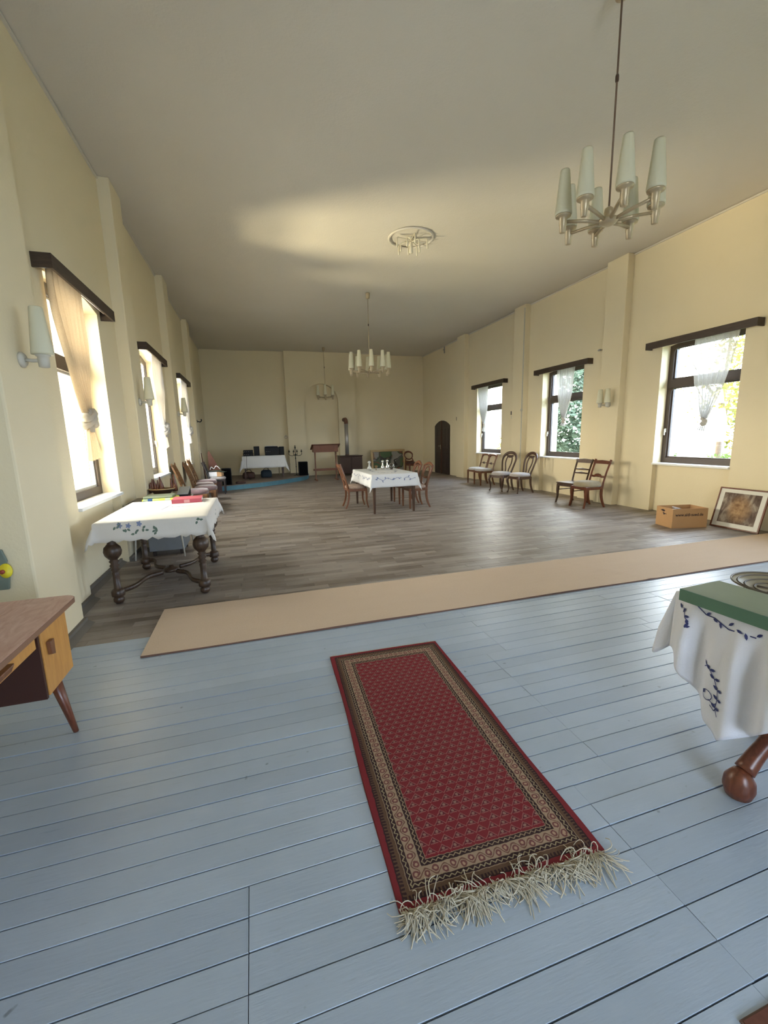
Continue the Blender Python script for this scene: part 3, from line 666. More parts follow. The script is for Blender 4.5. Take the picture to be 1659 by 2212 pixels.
# ------------------------------------------------------------------ chairs (local: front faces -Y)
def legs(t, mat, style, w2=.20, f=-.19, b=.19, h=.40):
    for e in (-1, 1):
        if style == 'cabriole':
            p = bez([(e * w2, f, h), (e * (w2 + .025), f - .025, h - .09), (e * w2, f, .16), (e * (w2 - .005), f - .005, .05), (e * (w2 + .015), f - .025, 0)], 4); r = radv([.026, .028, .018, .012, .015], len(p))
        elif style == 'sabre':
            p = bez([(e * w2, f + .01, h), (e * w2, f, h - .12), (e * w2, f, .15), (e * (w2 + .005), f - .035, 0)], 4); r = radv([.025, .024, .018, .015], len(p))
        else:
            p = [(e * w2, f, h), (e * w2, f, h * .5), (e * w2, f, 0)]; r = [.024, .021, .015]
        MB().sweep(p, [q * 1.25 for q in r], 4 if style != 'cabriole' else 8, ph=pi / 4).build('front_leg', mat, t)
        p = bez([(e * (w2 - .015), b, h), (e * (w2 - .015), b, h * .6), (e * (w2 - .005), b + .03, h * .25), (e * w2, b + .075, 0)], 3)
        MB().sweep(p, radv([.028, .026, .020], len(p)), 4, ph=pi / 4).build('rear_leg', mat, t)
def apron(t, mat, w2=.215, f=-.205, b=.205, z0=.36, z1=.42):
    MB().prism([(-w2, f), (w2, f), (w2 - .015, b), (-w2 + .015, b)], 'z', z0, z1).build('seat_frame', mat, t, bevel=.006)
def lean(z): return .20 + max(0, z - .42) * .22 + .18 * max(0, z - .42) ** 2
def bar(t, name, mat, pts, r, n=6, flat=1.0, closed=False): return MB().sweep([(x, lean(z), z) for x, z in pts], [q * 1.3 for q in r] if hasattr(r, '__len__') else r * 1.3, n, closed=closed, flat=flat, up=None).build(name, mat, t)
def seat(t, mat, h=.07, z=.415, w_=.44, d_=.43): return MB().dome(w_ * 1.04, d_ * 1.04, h * 1.3, z, (0, 0), .95).build('seat', mat, t)
def chair_balloon(label, loc, rz, grp, wood_='walnut', fab='seatgrey'):
    t = thing('dining_chair', label, 'chair', loc, rz, grp); mt = M[wood_]
    legs(t, mt, 'cabriole'); apron(t, mt, z0=.35); seat(t, M[fab])
    pts = [(-.13, .42), (-.15, .50), (-.19, .66), (-.215, .80), (-.19, .90), (-.11, .965), (0, .985), (.11, .965), (.19, .90), (.215, .80), (.19, .66), (.15, .50), (.13, .42)]
    q = bez([(x, z, 0) for x, z in pts], 4); qq = [(p.x, p.y) for p in q]
    rr = [.017 + .014 * max(0, (z - .82) / .16) for x, z in qq]; bar(t, 'back_hoop', mt, qq, rr, 8)
    for e in (-1, 1):
        q = bez([(e * .045, .47, 0), (e * .05, .56, 0), (e * .095, .72, 0), (e * .085, .84, 0), (e * .05, .90, 0)], 4); bar(t, 'back_bar', mt, [(p.x, p.y) for p in q], .013, 6)
    bar(t, 'crest_carving', mt, [(-.10, .905), (-.05, .89), (0, .885), (.05, .89), (.10, .905)], [.016, .024, .03, .024, .016], 8)
    bar(t, 'lower_rail', mt, [(-.14, .465), (0, .455), (.14, .465)], .018, 6)
    return t
def chair_oval(label, loc, rz, grp=None):
    t = thing('dining_chair', label, 'chair', loc, rz, grp); mt = M['mahog']
    legs(t, mt, 'cabriole'); apron(t, mt, z0=.34); seat(t, M['redbrown'], .05)
    loop = [(.19 * cos(a) * (1.0 if sin(a) > 0 else .9), .72 + .15 * sin(a)) for a in [2 * pi * i / 24 for i in range(24)]]
    bar(t, 'oval_back', mt, loop, [.017 + .012 * max(0, sin(2 * pi * i / 24)) for i in range(24)], 8, closed=True)
    for e in (-1, 1): bar(t, 'back_stile', mt, [(e * .19, .40), (e * .175, .50), (e * .145, .60)], .019, 6)
    bar(t, 'lower_rail', mt, [(-.17, .50), (0, .475), (.17, .50)], .024, 6)
def chair_square(label, loc, rz, grp, wood_='cherry', fab='seatpale', rails='dot', h=.87, w2=.19, plainseat=False, leg='taper'):
    t = thing('dining_chair', label, 'chair', loc, rz, grp); mt = M[wood_]
    legs(t, mt, leg); apron(t, mt)
    if plainseat: MB().prism([(-.225, -.22), (.225, -.22), (.205, .21), (-.205, .21)], 'z', .42, .445).build('seat', M[fab], t, bevel=.006)
    else: seat(t, M[fab], .085 if fab == 'seatgreen' else .06)
    for e in (-1, 1): bar(t, 'back_stile', mt, [(e * w2, .38), (e * w2, .5), (e * (w2 + .005), .7), (e * (w2 + .012), h + .005)], [.022, .019, .018, .021], 4)
    if rails == 'dot':      # arched frame, centre rail with a block
        q = bez([(-w2, h - .06, 0), (-w2 + .04, h - .015, 0), (0, h, 0), (w2 - .04, h - .015, 0), (w2, h - .06, 0)], 4); bar(t, 'crest_rail', mt, [(p.x, p.y) for p in q], .022, 6)
        bar(t, 'cross_rail', mt, [(-w2, .62), (-.03, .62)], .009); bar(t, 'cross_rail', mt, [(.03, .62), (w2, .62)], .009)
        MB().box(-.03, .03, lean(.62) - .01, lean(.62) + .012, .59, .65).build('centre_block', M['ebon'], t, bevel=.004)
    elif rails == 'broad':  # straight crest board, carved middle rail
        cr_ = MB()
        for z0, z1 in ((h - .10, h),): cr_.prism([(-w2 - .03, z0 + .02), (w2 + .03, z0 + .02), (w2 + .03, z1 - .01), (w2, z1 - .02), (0, z1 - .005), (-w2, z1 - .02), (-w2 - .03, z1 - .01)], 'y', lean(h - .05) - .018, lean(h - .05) + .012)
        cr_.build('crest_rail', mt, t, bevel=.004)
        bar(t, 'carved_rail', mt, [(-w2, .605), (-.10, .60), (-.06, .62), (0, .625), (.06, .62), (.10, .60), (w2, .605)], [.014, .017, .024, .028, .024, .017, .014], 6, .6)
    elif rails == 'two':
        cr_ = MB().prism([(-w2 - .02, h - .075), (w2 + .02, h - .075), (w2 + .035, h), (0, h + .015), (-w2 - .035, h)], 'y', lean(h - .04) - .016, lean(h - .04) + .012); cr_.build('crest_rail', mt, t, bevel=.004)
        for z in (.62, .70): bar(t, 'cross_rail', mt, [(-w2, z), (-.06, z + .004), (0, z + .007), (.06, z + .004), (w2, z)], [.010, .014, .018, .014, .010], 6)
        for z, x in ((.28, -1), (.28, 1)): MB().sweep([(x * .20, -.19, z), (x * .19, .20, z)], .010, 6).build('stretcher', mt, t)
    return t
def chair_bieder(label, loc, rz, grp):   # curved stiles with arched crest, open loop above the seat
    t = thing('dining_chair', label, 'chair', loc, rz, grp); mt = M['cherry']
    legs(t, M['cherry'], 'taper'); apron(t, mt, z0=.36); seat(t, M['seatpattern'], .05)
    for e in (-1, 1):
        q = bez([(e * .17, .40, 0), (e * .155, .50, 0), (e * .165, .62, 0), (e * .185, .76, 0), (e * .205, .86, 0)], 4); bar(t, 'back_stile', mt, [(p.x, p.y) for p in q], [.021] * 9 + [.019] * 8, 6)
    q = bez([(-.215, .865, 0), (-.14, .885, 0), (0, .915, 0), (.14, .885, 0), (.215, .865, 0)], 4); bar(t, 'crest_rail', mt, [(p.x, p.y) for p in q], radv([.016, .022, .025, .022, .016], len(q)), 8)
    q = bez([(-.155, .62, 0), (-.13, .74, 0), (-.08, .82, 0), (0, .845, 0), (.08, .82, 0), (.13, .74, 0), (.155, .62, 0)], 4); bar(t, 'inner_arch', mt, [(p.x, p.y) for p in q], .013, 6)
    bar(t, 'cross_rail', mt, [(-.165, .63), (0, .615), (.165, .63)], [.012, .018, .012], 6)
    q = bez([(-.165, .62, 0), (-.12, .52, 0), (-.06, .47, 0), (0, .462, 0), (.06, .47, 0), (.12, .52, 0), (.165, .62, 0)], 4); bar(t, 'lower_arch', mt, [(p.x, p.y) for p in q], .012, 6)
    return t
GR = 'old chairs along the right wall'
chair_square('plain dark wooden chair with flat wooden seat behind the olive upholstered chair', (6.48, 7.47, 0), R_(-84), GR, 'walnut', 'walnut', 'two', .91, .185, True, 'sabre')
chair_square('red brown chair with thick olive upholstered seat, nearest on the right wall', (6.38, 6.93, 0), R_(-92), GR, 'mahog', 'seatgreen', 'broad', .93, .19, False, 'sabre')
chair_square('light brown square backed chair with ivory seat, farther of two by the far window', (6.60, 11.76, 0), R_(-90), GR, 'cherry', 'seatpale', 'dot')
chair_square('light brown square backed chair with ivory seat, nearer of two by the far window', (6.55, 11.27, 0), R_(-92), GR, 'cherry', 'seatpale', 'dot')
chair_balloon('dark balloon back chair with grey seat, farther from camera of the two', (6.28, 9.88, 0), R_(-72), GR)
chair_balloon('dark balloon back chair with grey seat nearer the right pilaster, nearer of the two', (6.47, 9.33, 0), R_(-88), GR)
chair_oval('mahogany chair with open oval back standing by the end wall', (5.98, 15.75, 0), R_(8))
GT = 'chairs drawn up to the laid table'
chair_square('brown chair with patterned seat at the left side of the laid table', (2.08, 8.92, 0), R_(88), GT, 'cherry', 'seatpattern', 'broad', .94, .18, False, 'sabre')
chair_bieder('curved back cherry chair at the near right side of the laid table', (3.24, 8.40, 0), R_(-88), GT)
chair_bieder('curved back cherry chair at the far right side of the laid table', (3.24, 9.02, 0), R_(-92), GT)
# row on the left wall
def chair_carved(label, loc, rz, grp):
    t = thing('dining_chair', label, 'chair', loc, rz, grp); mt = M['carved']
    legs(t, mt, 'taper', .21); apron(t, mt, .225, -.22, .21); seat(t, M['seatmauve'], .08, .415, .47, .45)
    for e in (-1, 1):
        MB().sweep([(e * .19, lean(z), z) for z in (.38, .6, .8, 1.0)], [.022, .02, .02, .022], 4, ph=pi / 4).build('back_stile', mt, t)
        MB().lathe([(.012, 0), (.02, .015), (.012, .03), (.016, .045), (.002, .065)], (e * .19, lean(1.0), 1.0), 10).build('finial', mt, t)
    def pn(u, v):
        z = lerp(.62, .99 + .03 * sin(pi * u), v); x = lerp(-.18, .18, u); return (x, lean(z) + .006 * sin(u * 31) * sin(v * 23), z)
    MB().grid(pn, 24, 20).build('carved_panel', mt, t, solid=.022)
    MB().sweep([(x, lean(.52), .52) for x in (-.19, 0, .19)], .015, 4).build('lower_rail', mt, t)
    return t
def carved():
    n = N('carved_honey_oak'); o = n.obj(); f = n.noise(o, 24, 4, .6, 1.0); return n.done(n.pbr(n.ramp(f, [(.3, (.11, .045, .016)), (.6, (.28, .13, .045))]), .4, 0, n.bump(f, .7, .01)))
M['carved'] = carved()
c0 = chair_carved('carved oak chair with mauve seat, nearest of the row along the left wall', (-1.17, 9.55, 0), R_(90), 'carved chairs along the left wall')
for y_, l in ((10.2, 'second carved oak chair with mauve seat along the left wall from the camera'), (10.9, 'third carved oak chair with mauve seat along the left wall from the camera'), (11.7, 'carved oak chair with mauve seat, farthest of the row along the left wall')):
    dup(c0, (-1.17 + (.12 if y_ < 10.3 else 0), y_, 0), R_(90), l)
chair_square('dark chair by the stage holding a paper covered box', (-1.0, 12.85, 0), R_(90), None, 'ebon', 'seatgrey', 'broad', .90, .18, False, 'taper')

# ------------------------------------------------------------------ tablecloths
def cloth_map(hx, hy, h, flare=.10, folds=.012, seed=1, sag=.0):
    def f(u, v):
        ex = max(0, abs(u) - hx); ey = max(0, abs(v) - hy); sx_ = 1 if u > 0 else -1; sy_ = 1 if v > 0 else -1
        x = max(-hx, min(hx, u)); y = max(-hy, min(hy, v)); r_ = hypot(ex, ey)
        if r_ == 0: return (x, y, h + .004)
        corner = min(ex, ey) / (r_ + 1e-6)
        out = .006 + flare * r_ * (1 if corner < .05 else 1 + 2.2 * corner)
        fo = folds * sin(u * 21 + v * 17 + seed) * min(1, r_ / .1)
        nx, ny = ex / r_, ey / r_
        x += sx_ * nx * (out + fo); y += sy_ * ny * (out + fo)
        return (x, y, h + .004 - r_ * (1 - .04 * corner) + .006 * (r_ < .02))
    return f
def cloth_obj(name, f, hx, hy, ov, mat, parent, scallop=0.0, n=(44, 60), hang=None):
    us = [-hx - ov, -hx - ov * .85, -hx - ov * .6, -hx - ov * .3, -hx - .012, -hx] + [lerp(-hx, hx, i / 20) for i in range(1, 20)] + [hx, hx + .012, hx + ov * .3, hx + ov * .6, hx + ov * .85, hx + ov]
    vs_ = [-hy - ov, -hy - ov * .85, -hy - ov * .6, -hy - ov * .3, -hy - .012, -hy] + [lerp(-hy, hy, i / 40) for i in range(1, 40)] + [hy, hy + .012, hy + ov * .3, hy + ov * .6, hy + ov * .85, hy + ov]
    def sc_(u, v):
        if scallop:
            if abs(u) > hx + ov * .9: u *= 1 + scallop * abs(sin(v * 28))
            if abs(v) > hy + ov * .9: v *= 1 + scallop * abs(sin(u * 28))
        return f(u, v)
    mb = MB(); mb.grid(lambda a, b: sc_(us[round(a * (len(us) - 1))], vs_[round(b * (len(vs_) - 1))]), len(us) - 1, len(vs_) - 1)
    return mb.build(name, mat, parent, solid=.0022)
def decal(mb, f, pts, off=.0035):
    """a little embroidered shape laid on the cloth: polygon fan in cloth coordinates"""
    c = (sum(p[0] for p in pts) / len(pts), sum(p[1] for p in pts) / len(pts))
    def P(u, v):
        p = Vector(f(u, v)); a = Vector(f(u + .004, v)) - p; b = Vector(f(u, v + .004)) - p; n_ = a.cross(b)
        n_ = n_.normalized() if n_.length > 1e-9 else Vector((0, 0, 1)); return p + n_ * off
    vs = [P(*c)] + [P(*p) for p in pts]; mb.add(vs, [(0, i, i % len(pts) + 1) for i in range(1, len(pts) + 1)])
def leaf2(mb, f, u, v, a, l, w_): decal(mb, f, [(u + cos(a) * l * t - sin(a) * w_ * q, v + sin(a) * l * t + cos(a) * w_ * q) for t, q in ((0, 0), (.35, .5), (.7, .42), (1, 0), (.7, -.42), (.35, -.5))])
def line2(mb, f, P, w_=.003):
    for (a, b), (c, d_) in zip(P, P[1:]):
        L_ = hypot(c - a, d_ - b) or 1; nx, ny = -(d_ - b) / L_ * w_, (c - a) / L_ * w_; decal(mb, f, [(a + nx, b + ny), (a - nx, b - ny), (c - nx, d_ - ny), (c + nx, d_ + ny)])

# ------------------------------------------------------------------ ornate table at the left wall
def turned_leg(t, x, y, mat):
    prof = [(.018, 0), (.03, .004), (.046, .025), (.046, .05), (.03, .07), (.055, .075), (.058, .09), (.058, .125), (.045, .14), (.03, .15), (.030, .27), (.034, .30), (.027, .315), (.040, .33), (.027, .35), (.042, .37), (.028, .39), (.042, .41), (.03, .425), (.045, .44), (.068, .47), (.076, .505), (.068, .545), (.045, .57), (.034, .585), (.046, .60), (.034, .615), (.045, .63), (.032, .645), (.036, .70)]
    MB().lathe(prof, (x, y, 0), 24).build('leg', mat, t)
t = thing('side_table', 'dark carved table with bulbous turned legs beneath the embroidered cloth by the left wall', 'table', (-.94, 5.0, 0))
for x in (-.37, .39):
    for y in (-.60, .52): turned_leg(t, x, y, M['oakdark'])
MB().box(-.45, .45, -.66, .64, .76, .785).build('table_top', M['oakdark'], t, bevel=.006)
MB().box(-.385, .405, -.60, -.575, .62, .76).build('apron', M['oakdark'], t); MB().box(-.385, .405, .52, .545, .62, .76).build('apron', M['oakdark'], t)
MB().box(.385, .41, -.575, .52, .62, .76).build('apron', M['oakdark'], t); MB().box(-.39, -.365, -.575, .52, .62, .76).build('apron', M['oakdark'], t)
st = MB()
for e in (-1, 1):
    for g in (-1, 1):
        X0, Y0 = (.39 if e > 0 else -.37), (.52 if g > 0 else -.60); q = bez([(X0, Y0, .11), (X0 - e * .12, Y0 - g * .10, .12), (e * .19, -.04 + g * .20, .12), (e * .07, -.04 + g * .09, .12)], 5)
        MB().sweep(q, .024, 6, flat=.7).build('stretcher', M['oakdark'], t)
MB().lathe([(.02, .10), (.075, .105), (.085, .12), (.075, .14), (.03, .15), (.02, .17)], (0, -.04, 0), 8).build('stretcher_boss', M['oakdark'], t)
t = thing('tablecloth', 'white tablecloth with scalloped hem and green leaf embroidery on the ornate left table', 'tablecloth', (-.94, 5.0, .78)); HX, HY = .47, .68
f1 = cloth_map(HX, HY, .006, .16, .006, 2); cloth_obj('cloth', f1, HX, HY, .155, M['cream'], t, .035)
em = MB(); eg = MB(); rn = random.Random(5)
for (u, v) in [(-.22, -.75), (-.14, -.79), (-.06, -.76), (.02, -.79), (-.28, -.73), (.05, -.77), (.40, -.72)]:
    for k in range(3): leaf2(eg, f1, u + rn.uniform(-.02, .02), v + rn.uniform(-.012, .012), rn.uniform(0, 6), .035, .020)
for (u, v) in [(-.26, -.715), (-.10, -.71), (-.19, -.72)]:
    for k in range(5): leaf2(em, f1, u, v, k * 1.26, .026, .016)
for k in range(5): leaf2(eg, f1, .55, .2 - k * .06, rn.uniform(0, 6), .03, .016)
eg.build('leaf_embroidery', M['greenthread'], t, kind='stuff'); 
line2(em, f1, [(-.28, .05), (-.1, .07), (.1, .06), (.3, .10)], .004); line2(em, f1, [(-.02, -.12), (.02, .25)], .004); line2(em, f1, [(-.25, -.25), (0, -.3), (.25, -.24)], .003); line2(em, f1, [(-.3, .2), (-.1, .28), (.1, .2), (.3, .26)], .003)
for k in range(16): leaf2(em, f1, -.3 + .04 * k, .07 + .05 * sin(k), k * 1.9, .03, .010)
em.build('blue_embroidery', M['bluethread'], t, kind='stuff')
t = thing('book', 'faded red cloth bound book lying on the embroidered tablecloth', 'book', (-.775, 5.47, .7915), R_(3))
MB().box(-.155, .155, -.14, .14, .003, .042).build('pages', M['paper'], t); cv = MB(); cv.box(-.16, .16, -.145, .145, 0, .003); cv.box(-.16, .16, -.145, .145, .042, .046); cv.box(-.16, .16, -.148, -.143, 0, .046); cv.build('cover', M['redbook'], t)
MB().box(-.03, .03, -.1495, -.148, .006, .04).build('spine_label', plain('pale_spine_label', (.62, .30, .30), .7), t)

# second table behind it and what stands on it
t = thing('side_table', 'low table with pale rounded rim and thin white legs behind the ornate table', 'table', (-1.24, 6.4, 0))
def rr(hx, hy, r, n=6): return [(sx_ * (hx - r) + r * cos(a0 + pi / 2 * k / n), sy_ * (hy - r) + r * sin(a0 + pi / 2 * k / n)) for sx_, sy_, a0 in ((1, 1, 0), (-1, 1, pi / 2), (-1, -1, pi), (1, -1, 3 * pi / 2)) for k in range(n + 1)]
MB().prism(rr(.34, .50, .12), 'z', .70, .725).build('table_top', M['walnut'], t)
rim = [(x, y, .715) for x, y in rr(.347, .507, .125)]; MB().sweep(rim, .014, 6, closed=True).build('pale_rim', M['ivory'], t)
for e in (-1, 1):
    for g in (-1, 1): MB().sweep([(e * .24, g * .36, .70), (e * .29, g * .44, 0)], [.016, .010], 8).build('leg', M['ivory'], t)
t = thing('storage_box', 'grey painted chest on the floor under the low rimmed table', 'chest', (-1.2, 6.35, 0))
MB().box(-.19, .24, -.27, .27, .07, .40).build('chest_body', M['greychest'], t, bevel=.01); MB().box(-.20, .25, -.28, .28, .40, .43).build('lid', M['greychest'], t, bevel=.006)
for e in (-.14, .19):
    for g in (-.2, .2): MB().box(e - .02, e + .02, g - .02, g + .02, 0, .07).build('foot', M['ebon'], t)
def checks():
    n = N('yellow_blue_check'); o = n.obj(); sp = n.node('ShaderNodeSeparateXYZ', {0: o}); f = n.ma('FRACT', n.ma('MULTIPLY', sp.outputs[0], 2.6))
    c = n.ramp(f, [(0, (.62, .64, .12)), (.18, (.50, .56, .42)), (.34, (.62, .64, .08)), (.52, (.42, .50, .30)), (.66, (.03, .09, .24)), (.8, (.55, .62, .20))], 'CONSTANT'); z = n.ma('LESS_THAN', sp.outputs[2], .018)
    c = n.mix(n.ma('MULTIPLY', z, .6), c, (.22, .30, .36)); return n.done(n.pbr(c, .8))
t = thing('folded_blanket', 'folded yellow, green and blue checked cloth on the low rimmed table', 'cloth', (-1.20, 6.20, .727)); MB().box(-.20, .20, -.15, .15, 0, .045).build('lower_fold', checks(), t, bevel=.012); MB().box(-.19, .16, -.12, .16, .046, .075).build('upper_fold', cloth('olive_cloth', (.30, .33, .22)), t, bevel=.012)
t = thing('black_case', 'black slanted case beside the checked cloth', 'case', (-.985, 6.66, .727)); MB().prism([(-.15, 0), (.17, 0), (.17, .10), (-.15, .03)], 'x', -.07, .07).build('case_body', M['black'], t, bevel=.005); MB().prism([(-.155, .032), (.175, .104), (.175, .112), (-.155, .040)], 'x', -.073, .073).build('case_lid', M['greychest'], t)
t = thing('carved_bowl', 'dark carved wooden vessel with gilt rim and tall spiky handles by the left wall', 'bowl', (-1.28, 6.74, .727), R_(0))
MB().lathe([(.05, 0), (.09, .01), (.12, .05), (.16, .09), (.165, .10), (.15, .10), (.11, .06), (.0, .03)], (0, 0, .0), 20, Matrix.Diagonal((1.0, .85, 1, 1))).build('bowl_body', M['oakdark'], t); MB().sweep([(.168 * cos(a), .143 * sin(a), .105) for a in [2 * pi * i / 24 for i in range(24)]], .008, 6, closed=True).build('gilt_rim', M['gilt'], t)
rn = random.Random(2)
def spiky(x0, x1, h, n):
    mb = MB()
    for k in range(n):
        x = lerp(x0, x1, k / max(1, n - 1)); hh = h * rn.uniform(.75, 1.1); mb.sweep(bez([(x, .05, .06), (x + rn.uniform(-.01, .01), .08, hh * .5), (x + rn.uniform(-.02, .02), .07, hh)], 4), radv([.030, .026, .02, .006], 9), 6)
    return mb
spiky(-.20, .0, .25, 7).build('carved_handle', M['mahog'], t); spiky(.12, .17, .32, 3).build('carved_handle', M['mahog'], t)

# ------------------------------------------------------------------ desk, front left
t = thing('writing_desk', 'small honey wooden desk with pink brown top and tapered legs at the left edge', 'desk', (-1.27, 1.75, 0))
def roundrect(x0, x1, y0, y1, r): cx, cy = (x0 + x1) / 2, (y0 + y1) / 2; return [(x + cx, y + cy) for x, y in rr((x1 - x0) / 2, (y1 - y0) / 2, r)]
MB().prism(roundrect(-.33, .33, -.75, .775, .06), 'z', .693, .716).build('desk_top', M['formica'], t); 
MB().prism(roundrect(-.332, .332, -.752, .777, .06), 'z', .690, .7135).build('edge_band', M['edgeband'], t)
for y0, y1 in ((.405, .70), (-.70, -.405)):
    cb_ = MB(); cb_.box(-.30, .275, y0 + .018, y1, .345, .69); cab = cb_.build('cabinet', M['maple'], t)
    inner = (y0, y0 + .016) if y0 > 0 else (y1, y1 + .016)
    MB().box(-.305, .287, inner[0], inner[1], .345, .69).build('inner_side', M['cabside'], t, label='dark stained inner side')
    MB().box(.276, .292, y0 + .022, y1 - .004, .352, .685).build('door', M['maple'], cab, bevel=.003)
    MB().prism([(.06 + y0, .535), (.09 + y0, .525), (.095 + y0, .60), (.055 + y0, .60)], 'x', .292, .312).build('door_handle', M['cherry'], cab, bevel=.003)
    for x in (-.24, .235): MB().lathe([(.011, 0), (.013, .004), (.027, .345)], (0, 0, 0), 14, Matrix(((1, 0, .05 * (-1 if x > 0 else 1), 0), (0, 1, -.25 if y0 > 0 else .25, 0), (0, 0, 1, 0), (0, 0, 0, 1)))).build('leg', M['mahog'], t).location = (x + (.035 if x > 0 else -.02), (.66 if y0 > 0 else -.66), 0)
MB().box(-.29, .27, -.40, .40, .60, .688).build('drawer_box', M['maple'], t); dr = MB().box(.272, .288, -.385, .385, .605, .685).build('drawer_front', M['maple'], t, bevel=.003)
MB().prism([(.02, .655), (.16, .655), (.13, .632), (.05, .632)], 'x', .288, .315).build('drawer_handle', M['cherry'], dr, bevel=.004)

# painted figure hung on the return of the near left wall
t = thing('wall_figure', 'painted grey green wooden figure with one eye and yellow disc on the left wall', 'wall decoration', (-1.66, 3.312, .70))
MB().prism([(-.10, -.14), (.055, -.14), (.07, -.05), (.045, 0), (.07, .05), (.05, .13), (-.10, .14)], 'y', -.02, 0).build('painted_board', M['greygreen'], t, bevel=.004)
MB().prism([(-.02, .06), (.03, .08), (.045, .12), (.02, .145), (-.03, .13)], 'y', -.032, -.02).build('hair', M['hair'], t)
rx90 = Matrix.Rotation(pi / 2, 4, 'X')
MB().lathe([(.018, 0), (.018, .006), (.0, .007)], (.012, -.02, .055), 16, rx90).build('eye', M['paper'], t); MB().lathe([(.009, 0), (.009, .004), (0, .005)], (.014, -.0265, .053), 12, rx90).build('pupil', M['black'], t)
MB().lathe([(.036, 0), (.036, .01), (0, .012)], (.060, -.022, -.01), 24, Matrix.Diagonal((1, 1, 1.35, 1)) @ rx90).build('yellow_disc', M['dot'], t)
MB().lathe([(.002, 0), (.014, .004), (.014, .016), (.002, .02)], (.048, -.034, -.012), 14, rx90).build('red_knob', M['redknob'], t); MB().sweep([(-.05, -.034, .02), (.045, -.04, -.01)], .005, 6).build('red_stick', M['redknob'], t)

# ------------------------------------------------------------------ front right table with cloth, book, plate
TR = thing('side_table', 'small table with heavy turned foot beneath a white embroidered cloth, front right', 'table', (2.285, 1.02, 0), R_(-7))
TW, TD = .48, .31
MB().box(-TW, TW, -TD, TD, .73, .755).build('table_top', M['walnut'], TR, bevel=.005)
MB().box(-TW + .05, TW - .05, -TD + .04, -TD + .06, .64, .73).build('apron', M['walnut'], TR); MB().box(-TW + .05, TW - .05, TD - .06, TD - .04, .64, .73).build('apron', M['walnut'], TR)
MB().lathe([(.06, .20), (.085, .22), (.085, .30), (.05, .34), (.045, .42), (.075, .50), (.06, .58), (.04, .62), (.07, .66), (.09, .70), (.09, .73)], (0, 0, 0), 20).build('pedestal', M['mahog'], TR)
for dx, dy, ln in ((-1, -.09, .47), (1, 0, .40), (0, 1, .24), (0, -1, .24)):
    P_ = lambda k, z: (dx * k, dy * k, z)
    q = bez([P_(.05, .29), P_(ln * .45, .30), P_(ln * .78, .20), P_(ln * .96, .115)], 5); MB().sweep(q, radv([.036, .036, .030, .036], len(q)), 12).build('splayed_leg', M['mahog'], TR)
    MB().lathe([(.02, 0), (.045, .01), (.056, .045), (.053, .08), (.038, .105), (.028, .12), (.01, .13)], P_(ln, 0), 20).build('foot', M['mahog'], TR)
TC = thing('tablecloth', 'white cloth with navy laurel embroidery hanging low off the front right table', 'tablecloth', (2.285, 1.02, .757), R_(-7))
def hang(y): # how far the left side hangs, by position along the edge
    P = [(-.33, .30), (-.20, .33), (-.07, .46), (.02, .54), (.10, .50), (.16, .42), (.22, .36), (.31, .27)]
    if y <= P[0][0]: return P[0][1]
    for (a, b), (c, d_) in zip(P, P[1:]):
        if y <= c: return lerp(b, d_, (y - a) / (c - a))
    return P[-1][1]
def lf(u, v):   # u along the edge (local y), v down
    y = lerp(-TD - .01, TD + .01, u); d_ = v * hang(y); k = min(1, d_ / .2)
    x = -TW - .014 - .012 * k - k * (.020 * sin(y * 30 + .4) + .012 * sin(y * 53 + 2)) - .02 * d_
    return (x, y, .002 - d_)
def ff(u, v):
    x = lerp(-TW - .012, TW + .012, u); d_ = v * (.27 + .02 * sin(x * 9)); k = min(1, d_ / .2); cr_ = math.exp(-((x + TW) / .10) ** 2)
    return (x - .01 * k - .02 * cr_ * v, TD + .012 + k * (.022 + .02 * sin(x * 24)) + .03 * cr_ * v, .002 - d_)
def nf(u, v):
    p = ff(u, v); return (p[0], -p[1], p[2])
def rf(u, v):
    p = ff(u, v); y = lerp(-TD - .01, TD + .01, u); return (TW + .012 + min(1, v) * (.03 + .02 * sin(y * 25)), y, .002 - v * .28)
mb = MB(); mb.grid(lambda a, b: (lerp(-TW - .014, TW + .012, a), lerp(-TD - .012, TD + .012, b), .002), 16, 12); mb.grid(lf, 60, 24); mb.grid(ff, 60, 14); mb.grid(nf, 60, 14); mb.grid(rf, 40, 10)
# flared corner panel joining left and far falls
def co(u, v):
    a = Vector(lf(1, v)); b = Vector(ff(0, v)); p = a.lerp(b, u); p += Vector((-1, 1, 0)).normalized() * .03 * sin(pi * u) * v; p.z = lerp(a.z, b.z, u) - .05 * sin(pi * u) * v; return tuple(p)
mb.grid(co, 8, 14)
mb.build('cloth', M['coolcloth'], TC, solid=.002)
em = MB()
def fL(y, z):
    u = (y + TD + .01) / (2 * TD + .02); h_ = hang(y); p = lf(u, min(1, max(0, (.002 - z) / h_))); return p
def fmap(a, b): return fL(a, b)
def leafL(y, z, an, l, w_):
    pts = [(y + cos(an) * l * t - sin(an) * w_ * q, z + sin(an) * l * t + cos(an) * w_ * q) for t, q in ((0, 0), (.35, .5), (.7, .42), (1, 0), (.7, -.42), (.35, -.5))]
    c = Vector(fL(y, z)); vs = [Vector(fL(a, b)) + Vector((-.005, 0, 0)) for a, b in pts]; m_ = sum(vs, Vector()) / len(vs); em.add([m_] + vs, [(0, i, i % 6 + 1) for i in range(1, 7)])
stem = [(.14, -.27), (.12, -.255), (.095, -.26), (.07, -.29), (.05, -.33), (.045, -.37), (.05, -.41), (.035, -.44)]
